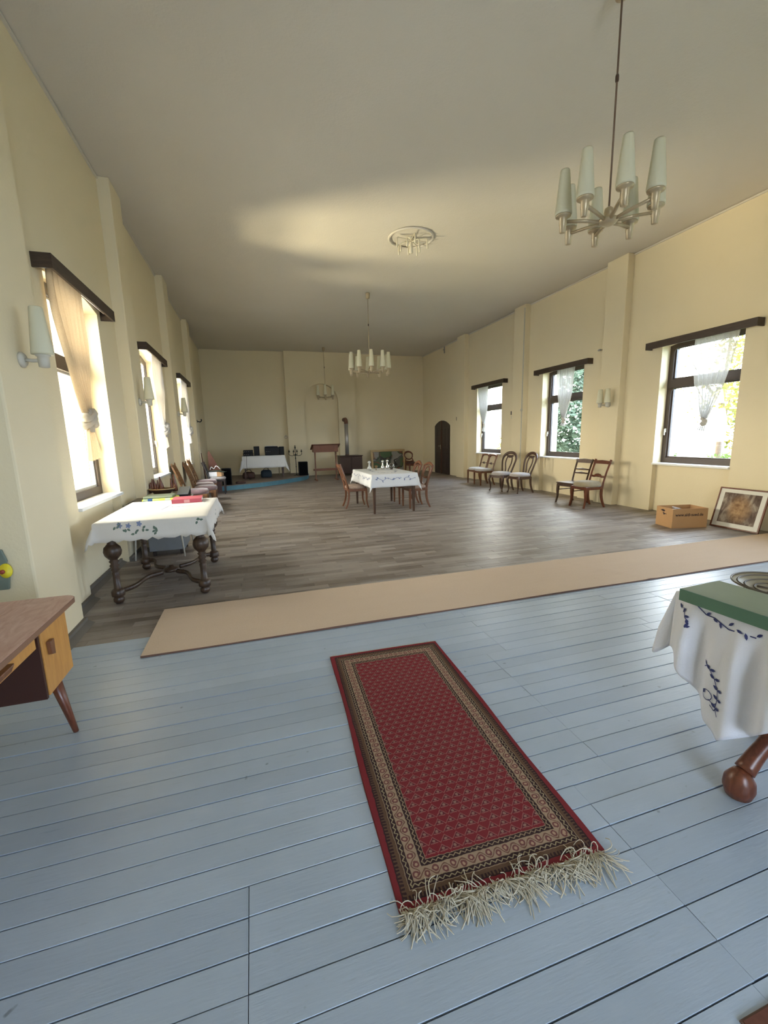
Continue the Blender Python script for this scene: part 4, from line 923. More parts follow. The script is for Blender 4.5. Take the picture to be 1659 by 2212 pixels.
def stemline(st_, w_=.004):
    for (a, b), (c, d_) in zip(st_, st_[1:]):
        L_ = hypot(c - a, d_ - b); nx, ny = -(d_ - b) / L_ * w_ / 2, (c - a) / L_ * w_ / 2; off = Vector((-.005, 0, 0))
        em.add([Vector(fL(a + nx, b + ny)) + off, Vector(fL(a - nx, b - ny)) + off, Vector(fL(c - nx, d_ - ny)) + off, Vector(fL(c + nx, d_ + ny)) + off], [(0, 1, 2, 3)])
stemline(stem)
for i, (a, b) in enumerate(stem[1:-1]):
    leafL(a, b, .6, .026, .013); leafL(a, b, 2.9, .026, .013)
ring = [(.095 + .024 * cos(k * pi / 6), -.375 + .022 * sin(k * pi / 6)) for k in range(13)]; stemline(ring, .0035); leafL(.105, -.37, .3, .018, .018); stemline([(.085, -.39), (.06, -.40), (.045, -.385)], .0035); stemline([(.075, -.41), (.055, -.425), (.045, -.41)], .004)
stemline([(.26, -.05), (.24, -.09), (.22, -.10)], .004); stemline([(.20, -.02), (.16, -.045), (.12, -.04), (.05, -.06), (-.05, -.05)], .005)
for k in range(6): leafL(.27 - .012 * k, -.06 - .012 * k, 1 + k, .026, .012)
for k in range(7): leafL(.16 - .035 * k, -.045, 2.4 + (k % 3), .028, .011)
em.build('laurel_embroidery', M['navy'], TC, kind='stuff')
em2 = MB(); ft = lambda u, v: (u, v, .003)
for k in range(9): leaf2(em2, ft, -.30 + .035 * k, .27 + .01 * sin(k * 2), k * 1.1, .04, .014)
line2(em2, ft, [(-.32, .27), (-.2, .285), (-.05, .26)], .003); em2.build('top_embroidery', M['navy'], TC, kind='stuff')
t = thing('book', 'large closed green book lying at the corner of the front right table', 'book', (1.885, 1.09, .764), R_(3))
MB().box(-.122, .115, -.222, .222, .004, .046).build('pages', M['greenbook'], t); MB().box(-.13, .12, -.23, .23, 0, .004).build('back_cover', M['greenbook'], t); MB().box(-.13, .12, -.23, .23, .046, .051).build('front_cover', M['greentop'], t); MB().box(-.133, -.128, -.23, .23, .0, .051).build('spine', M['greenbook'], t)
t = thing('plate', 'round olive brown pottery dish with raised rings on the front right table', 'plate', (2.22, 1.215, .7645))
MB().lathe([(.09, 0), (.10, .006), (.165, .030), (.178, .036), (.176, .040), (.155, .034), (.15, .028), (.10, .012), (.0, .010)], (0, 0, 0), 48).build('dish', M['plate'], t)
for r_, z_ in ((.176, .040), (.152, .034), (.125, .0215), (.09, .013)): MB().sweep([(r_ * cos(a), r_ * sin(a), z_) for a in [2 * pi * i / 48 for i in range(48)]], .0035, 6, closed=True).build('raised_ring', M['platedark'], t)
for i in range(6):
    a = 2 * pi * i / 6; MB().sweep([(.02 * cos(a), .02 * sin(a), .012), (.08 * cos(a), .08 * sin(a), .013)], .006, 6).build('relief_rib', M['platedark'], t)

# ------------------------------------------------------------------ cardboard box and framed print
t = thing('cardboard_box', 'open brown cardboard box with printed web address on the floor by the right wall', 'box', (6.07, 4.81, 0), R_(-14))
def panelbox(x0, x1, y0, y1, z0, z1, name, mat=M['card'], **k): return MB().box(x0, x1, y0, y1, z0, z1).build(name, mat, t, **k)
panelbox(0, .56, 0, .006, 0, .30, 'front_panel'); panelbox(0, .56, .354, .36, 0, .30, 'rear_panel'); panelbox(0, .006, .006, .354, 0, .30, 'side_panel'); panelbox(.554, .56, .006, .354, 0, .30, 'side_panel'); panelbox(.006, .554, .006, .354, 0.0, .006, 'bottom')
def text(parent, s_, size, loc, rot, mat, name='lettering', bold=.0):
    c = bpy.data.curves.new('lettering', 'FONT'); c.body = s_; c.size = size; c.extrude = .0004; c.offset = bold
    o = bpy.data.objects.new('tmp', c); COL.objects.link(o); dg = bpy.context.evaluated_depsgraph_get(); me = bpy.data.meshes.new_from_object(o.evaluated_get(dg)); bpy.data.objects.remove(o)
    me.materials.clear(); me.materials.append(mat); q = bpy.data.objects.new(name, me); COL.objects.link(q); q.parent = parent; q.location = loc; q.rotation_euler = rot; return q
text(t, 'www.aldi-sued.de', .062, (.045, -.0008, .185), (pi / 2, 0, 0), M['ink'], bold=.0012)
mk = MB(); mk.add([(-.0012, .27, .25), (-.0012, .19, .23), (-.0012, .16, .255), (-.0012, .22, .268)], [(0, 1, 2, 3)]); mk.add([(-.0012, .22, .225), (-.0012, .15, .205), (-.0012, .19, .18)], [(0, 1, 2)]); mk.add([(-.0012, .16, .20), (-.0012, .13, .195), (-.0012, .14, .215)], [(0, 1, 2)]); mk.build('printed_mark', M['ink'], t)
t2 = thing('paper_stack', 'pale papers sticking up inside the cardboard box', 'papers', (6.30, 4.92, .007), R_(-14))
MB().box(-.10, .16, -.08, .16, 0, .24).build('papers', M['paper'], t2, bevel=.01); MB().box(-.02, .16, -.10, .06, 0, .012, mat=Matrix.Translation((0, .04, .27)) @ Matrix.Rotation(R_(24), 4, 'Y')).build('tilted_booklet', plain('pale_blue_booklet', (.55, .58, .68), .6), t2)
def print_mat():
    n = N('faded_brown_print'); o = n.obj(); sp = n.node('ShaderNodeSeparateXYZ', {0: o})
    a = n.noise(n.scale(o, (1, 1, .45)), 9, 5, .6, .8); b = n.ma('ADD', n.ma('POWER', n.ma('MULTIPLY', n.ma('ADD', sp.outputs[1], .0), 5.2), 2), n.ma('POWER', n.ma('MULTIPLY', n.ma('SUBTRACT', sp.outputs[2], .30), 4.2), 2))
    c = n.ramp(a, [(.3, (.05, .03, .025)), (.5, (.17, .125, .10)), (.68, (.40, .34, .27))]); g = n.ma('SUBTRACT', 1, b, clamp=True); c2 = n.ramp(n.noise(o, 14, 4), [(.35, (.22, .12, .06)), (.65, (.50, .32, .17))])
    return n.done(n.pbr(n.mix(g, c, c2), .12))
t = thing('framed_print', 'framed brown print with white mount leaning on the wall beside the cardboard box', 'picture', (6.80, 4.42, 0)); t.rotation_euler = (0, R_(15), 0)
for a, b, c, d_ in ((-.34, .34, 0, .022), (-.34, .34, .60, .622), (-.34, -.318, .022, .60), (.318, .34, .022, .60)): MB().box(-.012, .012, a, b, c, d_).build('frame_rail', M['mahog'], t, bevel=.003)
MB().box(-.006, .008, -.318, .318, .022, .60).build('mount', plain('ivory_mount', (.66, .64, .56), .3), t); MB().box(-.0075, -.0055, -.255, .255, .085, .545).build('print_image', print_mat(), t)

# ------------------------------------------------------------------ laid table mid hall
t = thing('dining_table', 'dark four legged dining table beneath the blue embroidered cloth mid hall', 'table', (2.62, 8.64, 0)); DX, DY = .46, .78
MB().box(-DX, DX, -DY, DY, .74, .765).build('table_top', M['walnut'], t)
for x in (-1, 1):
    MB().box(x * (DX - .055) - .012, x * (DX - .055) + .012, -DY + .07, DY - .07, .64, .74).build('apron', M['walnut'], t)
    for y in (-1, 1): MB().sweep([(x * (DX - .05), y * (DY - .06), .74), (x * (DX - .05), y * (DY - .06), .55), (x * (DX - .05), y * (DY - .06), 0)], [.042, .040, .026], 4, ph=pi / 4).build('leg', M['walnut'], t)
for y in (-1, 1): MB().box(-DX + .07, DX - .07, y * (DY - .065) - .012, y * (DY - .065) + .012, .64, .74).build('apron', M['walnut'], t)
t = thing('tablecloth', 'white cloth with blue grey scroll embroidery and pointed corners on the mid hall table', 'tablecloth', (2.62, 8.64, .765)); f2 = cloth_map(DX + .006, DY + .006, .004, .10, .008, 4); cloth_obj('cloth', f2, DX + .006, DY + .006, .25, M['cloth'], t)
em = MB()
for sgn in (-1, 1):
    pts = [(lerp(-.40, .40, k / 24), sgn * (DY + .10) + .022 * sin(k * 1.05)) for k in range(25)]; line2(em, f2, pts, .004)
    for k in range(0, 25, 2): leaf2(em, f2, pts[k][0], pts[k][1], k * 1.3, .05, .022)
    pts = [(sgn * (DX + .10) + .022 * sin(k * 1.05), lerp(-.7, .7, k / 34)) for k in range(35)]; line2(em, f2, pts, .004)
    for k in range(0, 35, 2): leaf2(em, f2, pts[k][0], pts[k][1], k * 1.3, .05, .022)
pts = [(.24 * cos(a), .5 * sin(a)) for a in [2 * pi * i / 30 for i in range(31)]]; line2(em, f2, pts, .004)
for k in range(30): leaf2(em, f2, pts[k][0], pts[k][1], k * 1.3, .06, .024)
em.build('scroll_embroidery', M['bluethread'], t, kind='stuff')
TZ = .7725
def decanter(x, y, label, mat, h=.20, r_=.035, grp='glass and silver on the mid hall table'):
    t = thing('decanter', label, 'carafe', (x, y, TZ), 0, grp); k = h / .2
    MB().lathe([(r_ * .8, 0), (r_ * 1.1, .01 * k), (r_ * 1.1, .05 * k), (r_ * .5, .09 * k), (r_ * .35, .12 * k), (r_ * .5, .14 * k)], (0, 0, 0), 16).build('body', mat, t); MB().lathe([(r_ * .3, .14 * k), (r_ * .75, .155 * k), (r_ * .7, .18 * k), (r_ * .1, .20 * k)], (0, 0, 0), 12).build('stopper', mat, t)
decanter(2.42, 9.0, 'tall cut glass carafe at the left end of the mid hall table', M['crystal'], .21, .045)
decanter(2.74, 9.05, 'silver topped carafe in the centre of the mid hall table', M['silver'], .215, .035)
decanter(2.87, 9.12, 'silver carafe just right of the centre one, behind the round dish', M['silver'], .215, .035)
t = thing('round_dish', 'round dark silver dish stood on edge at the right end of the mid hall table', 'dish', (2.90, 8.92, TZ), 0, 'glass and silver on the mid hall table')
MB().lathe([(.055, -.012), (.062, -.008), (.062, .004), (.05, .012), (0, .016)], (0, 0, .075), 24, rx90).build('dish_bowl', plain('tarnished_silver', (.12, .11, .09), .25, .8), t); MB().sweep([(.062 * cos(a), -.008, .075 + .062 * sin(a)) for a in [2 * pi * i / 28 for i in range(28)]], .004, 6, closed=True).build('rim', M['silver'], t); MB().box(-.03, .03, -.012, .03, 0, .016).build('stand', M['walnut'], t)
t = thing('glass_set', 'small amber glass beside the cut glass carafe', 'glass', (2.56, 8.95, TZ), 0, 'glass and silver on the mid hall table'); MB().lathe([(.025, 0), (.025, .004), (.006, .01), (.006, .04), (.03, .06), (.034, .10), (.031, .10), (.027, .062), (.0, .05)], (0, 0, 0), 16).build('goblet', plain('amber_glass', (.42, .26, .10), .08, **{'Transmission Weight': .6}), t)
t = thing('silver_tray', 'low silver tray beneath the centre carafes', 'tray', (2.80, 8.98, TZ - .006), 0, 'glass and silver on the mid hall table'); MB().lathe([(.0, 0.0), (.13, 0), (.15, .005), (.152, .005), (.13, .0015), (0, .0015)], (0, 0, 0), 32, cap=False).build('tray', M['silver'], t)

# ------------------------------------------------------------------ far end: stage and what is on it
S = [(-1.455, 13.33), (-1.07, 13.42), (-.68, 13.55), (-.09, 13.86), (.35, 14.12), (.75, 14.45), (1.25, 14.95), (1.62, 15.35), (1.85, 15.75), (2.0, 16.3), (2.03, 17.1), (1.375, 17.11), (1.375, 17.29), (-1.595, 17.29), (-1.595, 13.81), (-1.455, 13.81)]
t = thing('stage_platform', 'low curved stage with teal blue riser in the far left corner', 'stage', (0, 15.5, 0))
SL = [(x, y - 15.5) for x, y in S]; MB().prism(SL, 'z', .135, .15).build('stage_floor', M['stagetop'], t)
c_ = (-.2, .6); MB().prism([(x + (c_[0] - x) * .006, y + (c_[1] - y) * .006) for x, y in SL], 'z', 0, .135).build('riser', M['bluepaint'], t)
SZ = .151
t = thing('side_table', 'brown wooden table beneath the white cloth on the stage', 'table', (.36, 15.7, SZ)); EX, EY = .70, .34
MB().box(-EX, EX, -EY, EY, .745, .77).build('table_top', M['walnut'], t)
for x in (-1, 1):
    for y in (-1, 1): MB().sweep([(x * (EX - .06), y * (EY - .05), .745), (x * (EX - .06), y * (EY - .05), 0)], [.038, .024], 4, ph=pi / 4).build('leg', M['walnut'], t)
MB().box(-EX + .08, EX - .08, -EY + .04, -EY + .06, .66, .745).build('apron', M['walnut'], t)
t = thing('tablecloth', 'plain white cloth with long pointed corners over the stage table', 'tablecloth', (.36, 15.7, SZ + .77)); f3 = cloth_map(EX + .006, EY + .006, .004, .12, .012, 9); cloth_obj('cloth', f3, EX + .006, EY + .006, .41, M['cloth'], t)
EZ = SZ + .7815
def gear(x, y, w_, d_, h, label, cat, z=EZ, name='amplifier', knobs=3):
    t = thing(name, label, cat, (x, y, z)); MB().box(-w_ / 2, w_ / 2, -d_ / 2, d_ / 2, .006, h).build('housing', M['black'], t, bevel=.004)
    MB().box(-w_ / 2 + .01, w_ / 2 - .01, -d_ / 2 - .004, -d_ / 2, .014, h - .01).build('front_panel', plain('dark_grey_panel', (.010, .010, .011), .5, **{'Specular IOR Level': .25}), t)
    for k in range(knobs): MB().lathe([(.011, 0), (.009, .012), (0, .012)], (-w_ / 2 + .05 + k * .06, -d_ / 2 - .004, h / 2), 10, rx90).build('knob', M['steel'], t)
    for e in (-1, 1): MB().box(e * w_ * .4 - .015, e * w_ * .4 + .015, -d_ * .3, d_ * .3, 0, .006).build('foot', M['black'], t)
    return t
gear(-.14, 15.62, .34, .28, .10, 'lower black hifi unit at the left end of the stage table', 'stereo')
gear(-.14, 15.62, .32, .26, .10, 'upper black hifi unit stacked at the left end of the stage table', 'stereo', EZ + .101)
gear(.145, 15.72, .19, .20, .32, 'upright dark box speaker next to the hifi stack on the stage table', 'speaker', name='bookshelf_speaker', knobs=0)
gear(.66, 15.68, .48, .34, .27, 'wide black record player cabinet at the right of the stage table', 'record player', name='record_player', knobs=3)
gear(1.00, 15.72, .16, .26, .29, 'narrow black speaker at the right end of the stage table', 'speaker', name='bookshelf_speaker', knobs=0)
t = thing('turntable', 'flat turntable with pale papers on top of the black record player cabinet', 'turntable', (.64, 15.68, EZ + .271)); MB().box(-.21, .22, -.15, .15, 0, .035).build('base', M['black'], t); MB().lathe([(.13, .036), (.13, .045), (0, .046)], (-.03, 0, 0), 24).build('platter', M['greychest'], t); MB().box(-.19, .18, -.10, .12, .046, .052).build('papers', M['paper'], t)
t = thing('cable', 'black cable hanging over the left end of the stage tablecloth', 'cable', (-.3, 15.3, SZ)); MB().sweep(bez([(.10, .20, .79), (.10, .02, .79), (.10, -.075, .74), (.08, -.10, .4), (.12, -.09, .05), (.2, -.05, .006)], 6), .006, 6).build('cord', M['black'], t)
t = thing('duffel_bag', 'reddish brown bag on the stage under the white cloth', 'bag', (-.18, 15.75, SZ)); MB().dome(.42, .3, .22, 0, (0, 0)).build('bag_body', M['redbrown'], t); MB().sweep(bez([(-.1, 0, .20), (-.06, 0, .28), (.06, 0, .28), (.1, 0, .20)], 5), .01, 6).build('bag_handle', M['black'], t)
t = thing('duffel_bag', 'dark blue bag on the stage beneath the middle of the stage table', 'bag', (.42, 15.85, SZ)); MB().dome(.38, .28, .26, 0, (0, 0)).build('bag_body', plain('dark_blue_cloth', (.02, .035, .05), .8), t); MB().sweep(bez([(-.1, 0, .24), (-.05, 0, .31), (.05, 0, .31), (.1, 0, .24)], 5), .01, 6).build('bag_handle', M['redbrown'], t)
t = thing('bundle', 'brown bundle lying on the stage edge beside the left floor speaker', 'bundle', (-.42, 13.98, SZ)); MB().dome(.30, .20, .07, 0, (0, 0)).build('bundle', M['redbrown'], t)
t = thing('folding_stool', 'pale metal framed stool on the stage behind the table', 'stool', (.72, 16.45, SZ))
for e in (-1, 1):
    MB().sweep(bez([(e * .2, -.15, 0), (e * .2, -.1, .42), (e * .2, .12, .42), (e * .2, .15, 0)], 6), .012, 6).build('tube_leg', M['brass'], t)
MB().box(-.21, .21, -.14, .16, .43, .45).build('seat', M['card'], t)
def speaker(x, y, z, w_, d_, h, label):
    t = thing('floor_speaker', label, 'speaker', (x, y, z)); MB().box(-w_ / 2, w_ / 2, -d_ / 2, d_ / 2, 0, h).build('cabinet', M['black'], t, bevel=.006); MB().box(-w_ / 2 + .015, w_ / 2 - .015, -d_ / 2 - .012, -d_ / 2, .02, h - .02).build('grille', M['blackmesh'], t)
speaker(-.80, 13.80, SZ, .27, .25, .50, 'black floor speaker at the left front edge of the stage')
speaker(1.74, 15.85, SZ, .32, .25, .50, 'black floor speaker at the right end of the stage')
t = thing('candelabra', 'tall five armed wrought iron candelabra standing on the stage by the pilaster', 'candelabra', (1.50, 15.95, SZ))
MB().lathe([(.12, 0), (.12, .01), (.03, .03), (.012, .06), (.012, .3), (.022, .32), (.012, .34), (.012, .60), (.022, .63), (.012, .66), (.010, .95), (.02, .97), (.012, 1.0)], (0, 0, 0), 10).build('stem', M['blackiron'], t); MB().lathe([(.028, 0), (.03, .03), (.022, .035), (.012, .1), (0, .1)], (0, 0, 1.0), 10).build('candle_cup', M['blackiron'], t)
for a in (0, pi, pi * .3, pi * 1.3):
    r_ = .22 if a in (0, pi) else .12; arm = MB().sweep(bez([(0, 0, .78), (r_ * .5 * cos(a), r_ * .5 * sin(a), .72), (r_ * cos(a), r_ * sin(a), .76), (r_ * cos(a), r_ * sin(a), .86)], 5), .009, 6).build('arm', M['blackiron'], t); MB().lathe([(.012, .85), (.03, .86), (.03, .885), (.015, .89), (.012, .94), (0, .94)], (r_ * cos(a), r_ * sin(a), 0), 10).build('candle_cup', M['blackiron'], arm)
# lectern
t = thing('lectern', 'reddish wooden standing desk with sloped top on trestle legs before the niche', 'lectern', (2.47, 15.15, 0), pi); mt = M['lect'] = wood('red_brown_pine', (.12, .043, .022), (.19, .075, .036), .45)
MB().prism([(-.20, 1.00), (.24, 1.00), (.24, 1.24), (.20, 1.24), (-.20, 1.09)], 'x', -.42, .44).build('desk_box', mt, t, bevel=.004); MB().prism([(-.24, 1.082), (.25, 1.262), (.25, 1.28), (-.24, 1.10)], 'x', -.50, .50).build('sloped_lid', mt, t)
for e in (-1, 1):
    MB().prism([(-.05, 0), (.05, 0), (.035, .35), (.03, .75), (.06, .93), (.09, 1.0), (-.09, 1.0), (-.06, .93), (-.03, .75), (-.035, .35)], 'x', e * .37 - .018, e * .37 + .018).build('trestle_post', mt, t)
    MB().box(e * .37 - .03, e * .37 + .03, -.25, .25, 0, .055).build('foot', mt, t, bevel=.01)
MB().box(-.352, .352, -.02, .02, .34, .42).build('cross_beam', mt, t)
for e in (-1, 1): MB().box(min(e * .388, e * .45), max(e * .388, e * .45), -.015, .015, .35, .41).build('tenon', mt, t)
# stove
t = thing('stove', 'dark brown enamelled stove standing beside the lectern at the end wall', 'stove', (3.66, 16.55, 0))
MB().box(-.44, .46, -.22, .30, .08, .76).build('stove_body', M['iron'], t, bevel=.02); MB().box(-.46, .48, -.24, .32, .76, .79).build('stove_top', M['iron'], t, bevel=.008)
for k in (-1, 0): MB().box(-.40 + (k + 1) * .43, -.02 + (k + 1) * .43, -.235, -.22, .14, .70).build('door', M['iron'], t, bevel=.006)
for x in (-.38, .40):
    for y in (-.16, .24): MB().box(x - .03, x + .03, y - .03, y + .03, 0, .08).build('foot', M['black'], t)
t = thing('stove_pipe', 'grey stove pipe with rusty elbow rising behind the stove into the wall', 'pipe', (3.60, 16.72, .792))
MB().lathe([(.075, 0), (.075, 1.22)], (0, 0, 0), 20).build('pipe', M['steel'], t); MB().lathe([(.08, 0), (.08, .03)], (0, 0, .0), 20).build('collar', M['rust'], t)
MB().sweep([(0, 0, 1.22), (0, .01, 1.30), (0, .05, 1.36), (0, .12, 1.39), (0, .22, 1.39), (0, .395, 1.39)], .078, 16).build('elbow', M['rust'], t)
# painting
def painting_mat():
    n = N('abstract_oil_paint'); o0 = n.obj(); nz = n.node('ShaderNodeTexNoise', {'Vector': o0, 'Scale': 2.4, 'Detail': 1.0}).outputs[1]
    v_ = n.node('ShaderNodeVectorMath', {0: n.node('ShaderNodeVectorMath', {0: nz, 1: (.5, .5, .5)}, operation='SUBTRACT').outputs[0]}, operation='SCALE'); v_.inputs['Scale'].default_value = .7
    o = n.node('ShaderNodeVectorMath', {0: o0, 1: v_.outputs[0]}, operation='ADD').outputs[0]
    a = n.noise(n.scale(o, (1, .1, 1.2)), 1.5, 1, .4); b = n.noise(n.scale(o, (1.1, .1, .8)), 1.9, 1, .4)
    c = n.ramp(a, [(0, (.06, .15, .05)), (.40, (.30, .09, .05)), (.46, (.10, .17, .07)), (.51, (.12, .13, .12)), (.56, (.44, .41, .36)), (.62, (.36, .20, .11)), (.70, (.05, .07, .07))], 'CONSTANT')
    c = n.mix(n.ramp(b, [(.56, (0, 0, 0)), (.58, (1, 1, 1))]), c, (.40, .38, .34)); ln = n.ma('LESS_THAN', n.ma('ABSOLUTE', n.ma('SUBTRACT', b, .50)), .014); c = n.mix(ln, c, (.015, .014, .016))
    c = n.mix(n.ma('MULTIPLY', n.noise(o0, 12, 4), .5), c, (.12, .10, .08)); return n.done(n.pbr(c, .5))
t = thing('framed_painting', 'large abstract green and red painting in gilt frame leaning at the end wall', 'painting', (5.42, 16.98, 0)); t.rotation_euler = (R_(-9), 0, 0)
for a, b, c, d_ in ((-.75, .75, 0, .09), (-.75, .75, .87, .96), (-.75, -.66, .09, .87), (.66, .75, .09, .87)): MB().box(a, b, -.03, .02, c, d_).build('frame_rail', M['gilt'], t, bevel=.012)
MB().box(-.66, .66, -.005, .01, .09, .87).build('canvas', painting_mat(), t)
# things on the chair by the stage, poles in the corner
t = thing('cardboard_box', 'white and brown carton standing on the dark chair by the stage', 'box', (-1.03, 12.84, .50), R_(-8)); MB().box(-.16, .18, -.14, .14, 0, .13).build('carton', M['paper'], t, bevel=.004); MB().box(.06, .182, -.142, .142, 0, .131).build('brown_end', M['card'], t)
t = thing('folder', 'dark green folder draped over the carton on the chair', 'folder', (-1.02, 12.84, .640), R_(-8)); MB().grid(lambda u, v: (lerp(-.2, .26, u), lerp(-.17, .17, v), .006 + .035 * sin(u * 5) * u + .008 * sin(v * 4)), 16, 8).build('folder', plain('dark_green_card', (.035, .05, .035), .5), t, solid=.006)
t = thing('ribbon', 'loose pale paper ribbon curling on top of the dark folder', 'ribbon', (-1.05, 12.84, .69)); MB().sweep(bez([(-.12, 0, .0), (-.08, 0, .07), (-.02, 0, .02), (.03, .02, .09), (.08, 0, .08), (.14, 0, .01)], 5), .009, 4, flat=2).build('ribbon', M['paper'], t)
t = thing('wooden_board', 'reddish triangular wooden board leaning behind the dark chair', 'board', (-1.14, 13.20, 0)); MB().prism([(-.10, 0), (.22, 0), (.20, .65), (-.06, 1.22), (-.10, 1.16)], 'y', -.012, .012, Matrix.Rotation(R_(-6), 4, 'X')).build('board', M['mahog'], t)
for k, (x, y_, h, ln, l) in enumerate([(-1.40, 13.10, 1.40, .06, 'pale pole leaning in the left corner, tallest of the three'), (-1.36, 13.17, 1.15, .08, 'brown pole leaning in the left corner, middle of the three'), (-1.40, 13.24, 1.05, .04, 'thin dark pole leaning in the left corner, shortest of the three')]):
    t = thing('wooden_pole', l, 'pole', (x, y_, 0), 0, 'poles leaning in the corner'); MB().sweep([(.06, 0, 0), (-ln * .5, .02, h)], .014, 8).build('pole', (M['fringe'], M['mahog'], M['ebon'])[k], t)

# ------------------------------------------------------------------ small fixtures
t = thing('light_switch', 'small dark and ivory wall switch pair beside the farthest right window', 'switch', (XR, 10.62, 2.06)); MB().box(-.02, 0, .04, .12, -.05, .05).build('switch_plate', M['ebon'], t); MB().lathe([(.045, 0), (.045, .02), (0, .025)], (0, -.09, 0), 14, Matrix.Rotation(-pi / 2, 4, 'Y')).build('round_switch', M['ivory'], t); MB().box(-.012, 0, .055, .105, -.16, -.07).build('lower_plate', M['ivory'], t)
t = thing('junction_box', 'small black wall box to the right of the dark door', 'box', (XR, 14.0, 2.05)); MB().box(-.06, 0, -.06, .06, -.06, .06).build('housing', M['black'], t); MB().box(-.065, -.06, -.04, .04, -.04, .04).build('cover', M['iron'], t)
t = thing('cable_conduit', 'thin vertical cream conduit with round box down the right pilaster', 'conduit', (6.95, 10.02, 0)); MB().box(-.018, 0, -.012, .012, .05, 4.65).build('conduit', M['ivory'], t); MB().lathe([(.035, 0), (.035, .03), (0, .034)], (0, 0, 2.1), 14, Matrix.Rotation(-pi / 2, 4, 'Y')).build('round_box', M['ivory'], t)
t = thing('ceiling_bracket', 'small metal bracket under the ceiling above the door', 'bracket', (XR, 15.15, 4.60)); MB().box(-.03, 0, -.02, .02, -.12, .12).build('bracket', M['steel'], t); MB().box(-.06, -.03, -.015, .015, -.02, .02).build('stub', M['steel'], t)
t = thing('wall_hook', 'small black hook high on the left corner pilaster', 'hook', (-1.46, 13.55, 2.05)); MB().sweep(bez([(0, 0, 0), (.08, 0, -.02), (.12, 0, .02), (.11, 0, .06)], 5), .014, 6).build('hook', M['blackiron'], t); MB().box(-.001, .01, -.03, .03, -.04, .04).build('plate', M['blackiron'], t)
t = thing('wall_bracket', 'tiny pale bracket high on the right wall before the near pilaster', 'bracket', (XR, 7.56, 3.16)); MB().box(-.03, 0, -.05, .05, -.012, .012).build('bracket', M['steel'], t); MB().box(-.035, -.03, -.03, .03, -.02, .02).build('clip', M['steel'], t)
t = thing('wall_ring', 'small iron ring on the end wall left of the arched panel', 'ring', (1.30, 17.29, 1.55)); MB().sweep([(.05 * cos(a), -.015, .05 * sin(a)) for a in [2 * pi * i / 16 for i in range(16)]], .01, 6, closed=True).build('ring', M['steel'], t); MB().box(-.02, .02, -.012, 0, .03, .07).build('plate', M['steel'], t)

# ------------------------------------------------------------------ outdoors
GZ = -.6
struct('floor_outside', MB().box(-40, -2.15, -20, 45, GZ - .2, GZ), M['path']); struct('floor_garden', MB().box(7.65, 60, -20, 60, GZ - .2, GZ), M['grass'])
def foliage(n, cx, cy, cz_, rx, ry, rz, size, seed, cone=False):
    rn = random.Random(seed); mb = MB(); k = 0
    while k < n:
        a, b, c = rn.gauss(0, 1), rn.gauss(0, 1), rn.gauss(0, 1); L_ = sqrt(a * a + b * b + c * c) or 1; rr_ = rn.uniform(.55, 1) ** .5 * (1 + .12 * sin(a * 5 / L_ + seed) * sin(c * 6 / L_))
        p = Vector((a / L_ * rr_, b / L_ * rr_, c / L_ * rr_))
        if cone: tt = rn.random(); an = rn.uniform(0, 2 * pi); w_ = (1 - tt) ** .6 * rn.uniform(.7, 1.05); p = Vector((cos(an) * w_, sin(an) * w_, tt * 2 - 1))
        o = Vector((cx + p.x * rx, cy + p.y * ry, cz_ + p.z * rz)); u = Vector((rn.gauss(0, 1), rn.gauss(0, 1), rn.gauss(0, 1))).normalized(); v = u.orthogonal().normalized(); s_ = size * rn.uniform(.6, 1.3)
        mb.add([o, o + u * s_ * .5 + v * s_ * .28, o + u * s_, o + u * s_ * .5 - v * s_ * .28], [(0, 1, 2, 3)]); k += 1
    return mb
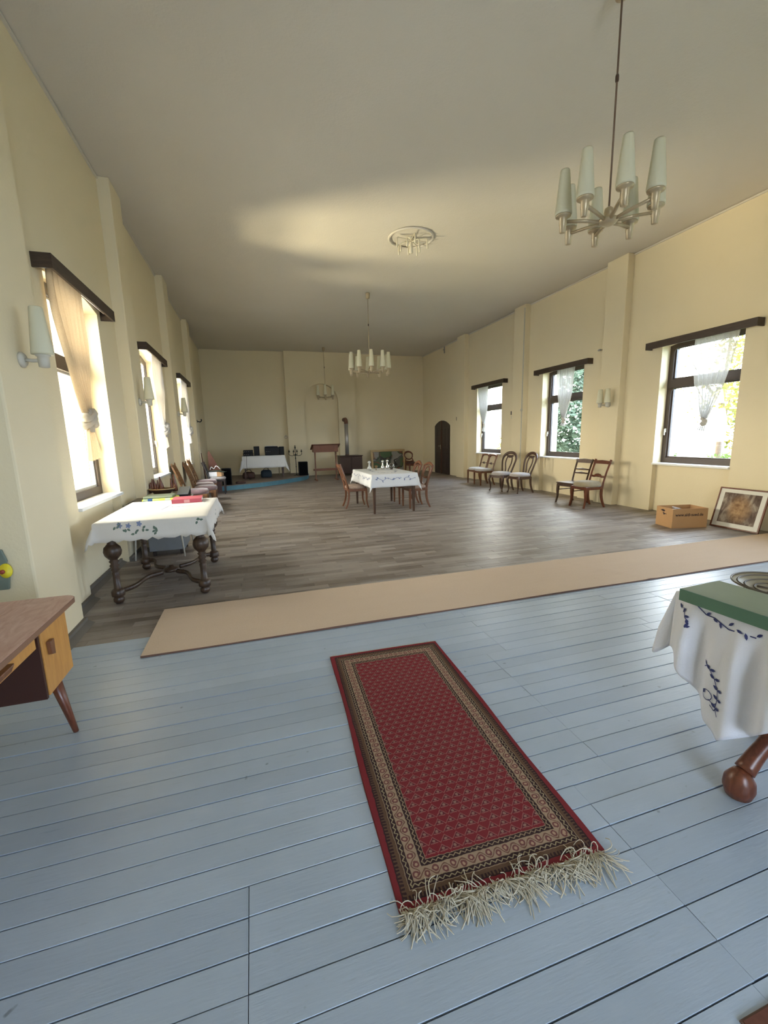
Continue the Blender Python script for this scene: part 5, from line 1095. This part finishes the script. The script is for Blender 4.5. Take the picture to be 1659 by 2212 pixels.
def tree(x, y, h, rx, label, mat, n, size, seed, cone=False, trunk=.12, low=.25):
    t = thing('tree', label, 'tree', (x, y, GZ)); MB().sweep(bez([(0, 0, 0), (.05, .04, h * .3), (-.04, .02, h * .6), (0, 0, h * .85)], 4), radv([trunk, trunk * .7, trunk * .3], 13), 8).build('trunk', M['bark'], t)
    if not cone:
        rn = random.Random(seed)
        for k in range(6):
            a = rn.uniform(0, 6.28); z0 = h * rn.uniform(.25, .6); MB().sweep(bez([(0, 0, z0), (rx * .4 * cos(a), rx * .4 * sin(a), z0 + h * .12), (rx * .8 * cos(a), rx * .8 * sin(a), z0 + h * .28)], 4), radv([trunk * .5, trunk * .12], 9), 6).build('branch', M['bark'], t)
    foliage(n, 0, 0, h * (.5 + low / 2), rx, rx, h * (.5 - low / 2), size, seed, cone).build('foliage', M[mat], t, kind='stuff')
tree(12.6, 14.0, 5.2, 1.65, 'dark dense conifer outside the middle right window', 'conifer', 14000, .22, 1, False, low=-.1)
tree(15.6, 8.9, 6.5, 2.2, 'golden leaved tree outside the big right window', 'autumn', 6500, .17, 2, low=.15)
tree(18.0, 12.6, 6.5, 1.5, 'thin bare looking tree farther out behind the big right window', 'autumn', 500, .14, 3, low=.3)
tree(13.0, 19.2, 2.6, .9, 'small yellow green tree outside the farthest right window', 'autumn', 1800, .12, 4, low=.1)
for i, (x, y_, r_, l) in enumerate([(11.6, 7.6, 1.0, 'round green shrub low outside the big right window, nearer the building'), (12.2, 10.4, .8, 'loose green shrub low outside the big right window, farther left')]):
    t = thing('shrub', l, 'shrub', (x, y_, GZ)); foliage(2200, 0, 0, .75, r_, r_, .75, .11, 20 + i).build('foliage', M['shrub'], t, kind='stuff'); MB().sweep([(0, 0, 0), (0, .03, .5)], .04, 6).build('stem', M['bark'], t)
t = thing('lamp_post', 'thin pale garden post outside the big right window', 'post', (11.0, 8.95, GZ)); MB().lathe([(.03, 0), (.03, 1.3), (.045, 1.31), (.045, 1.4), (0, 1.42)], (0, 0, 0), 10).build('post', M['ivory'], t); MB().box(-.08, .08, -.08, .08, 0, .04).build('base', M['steel'], t)
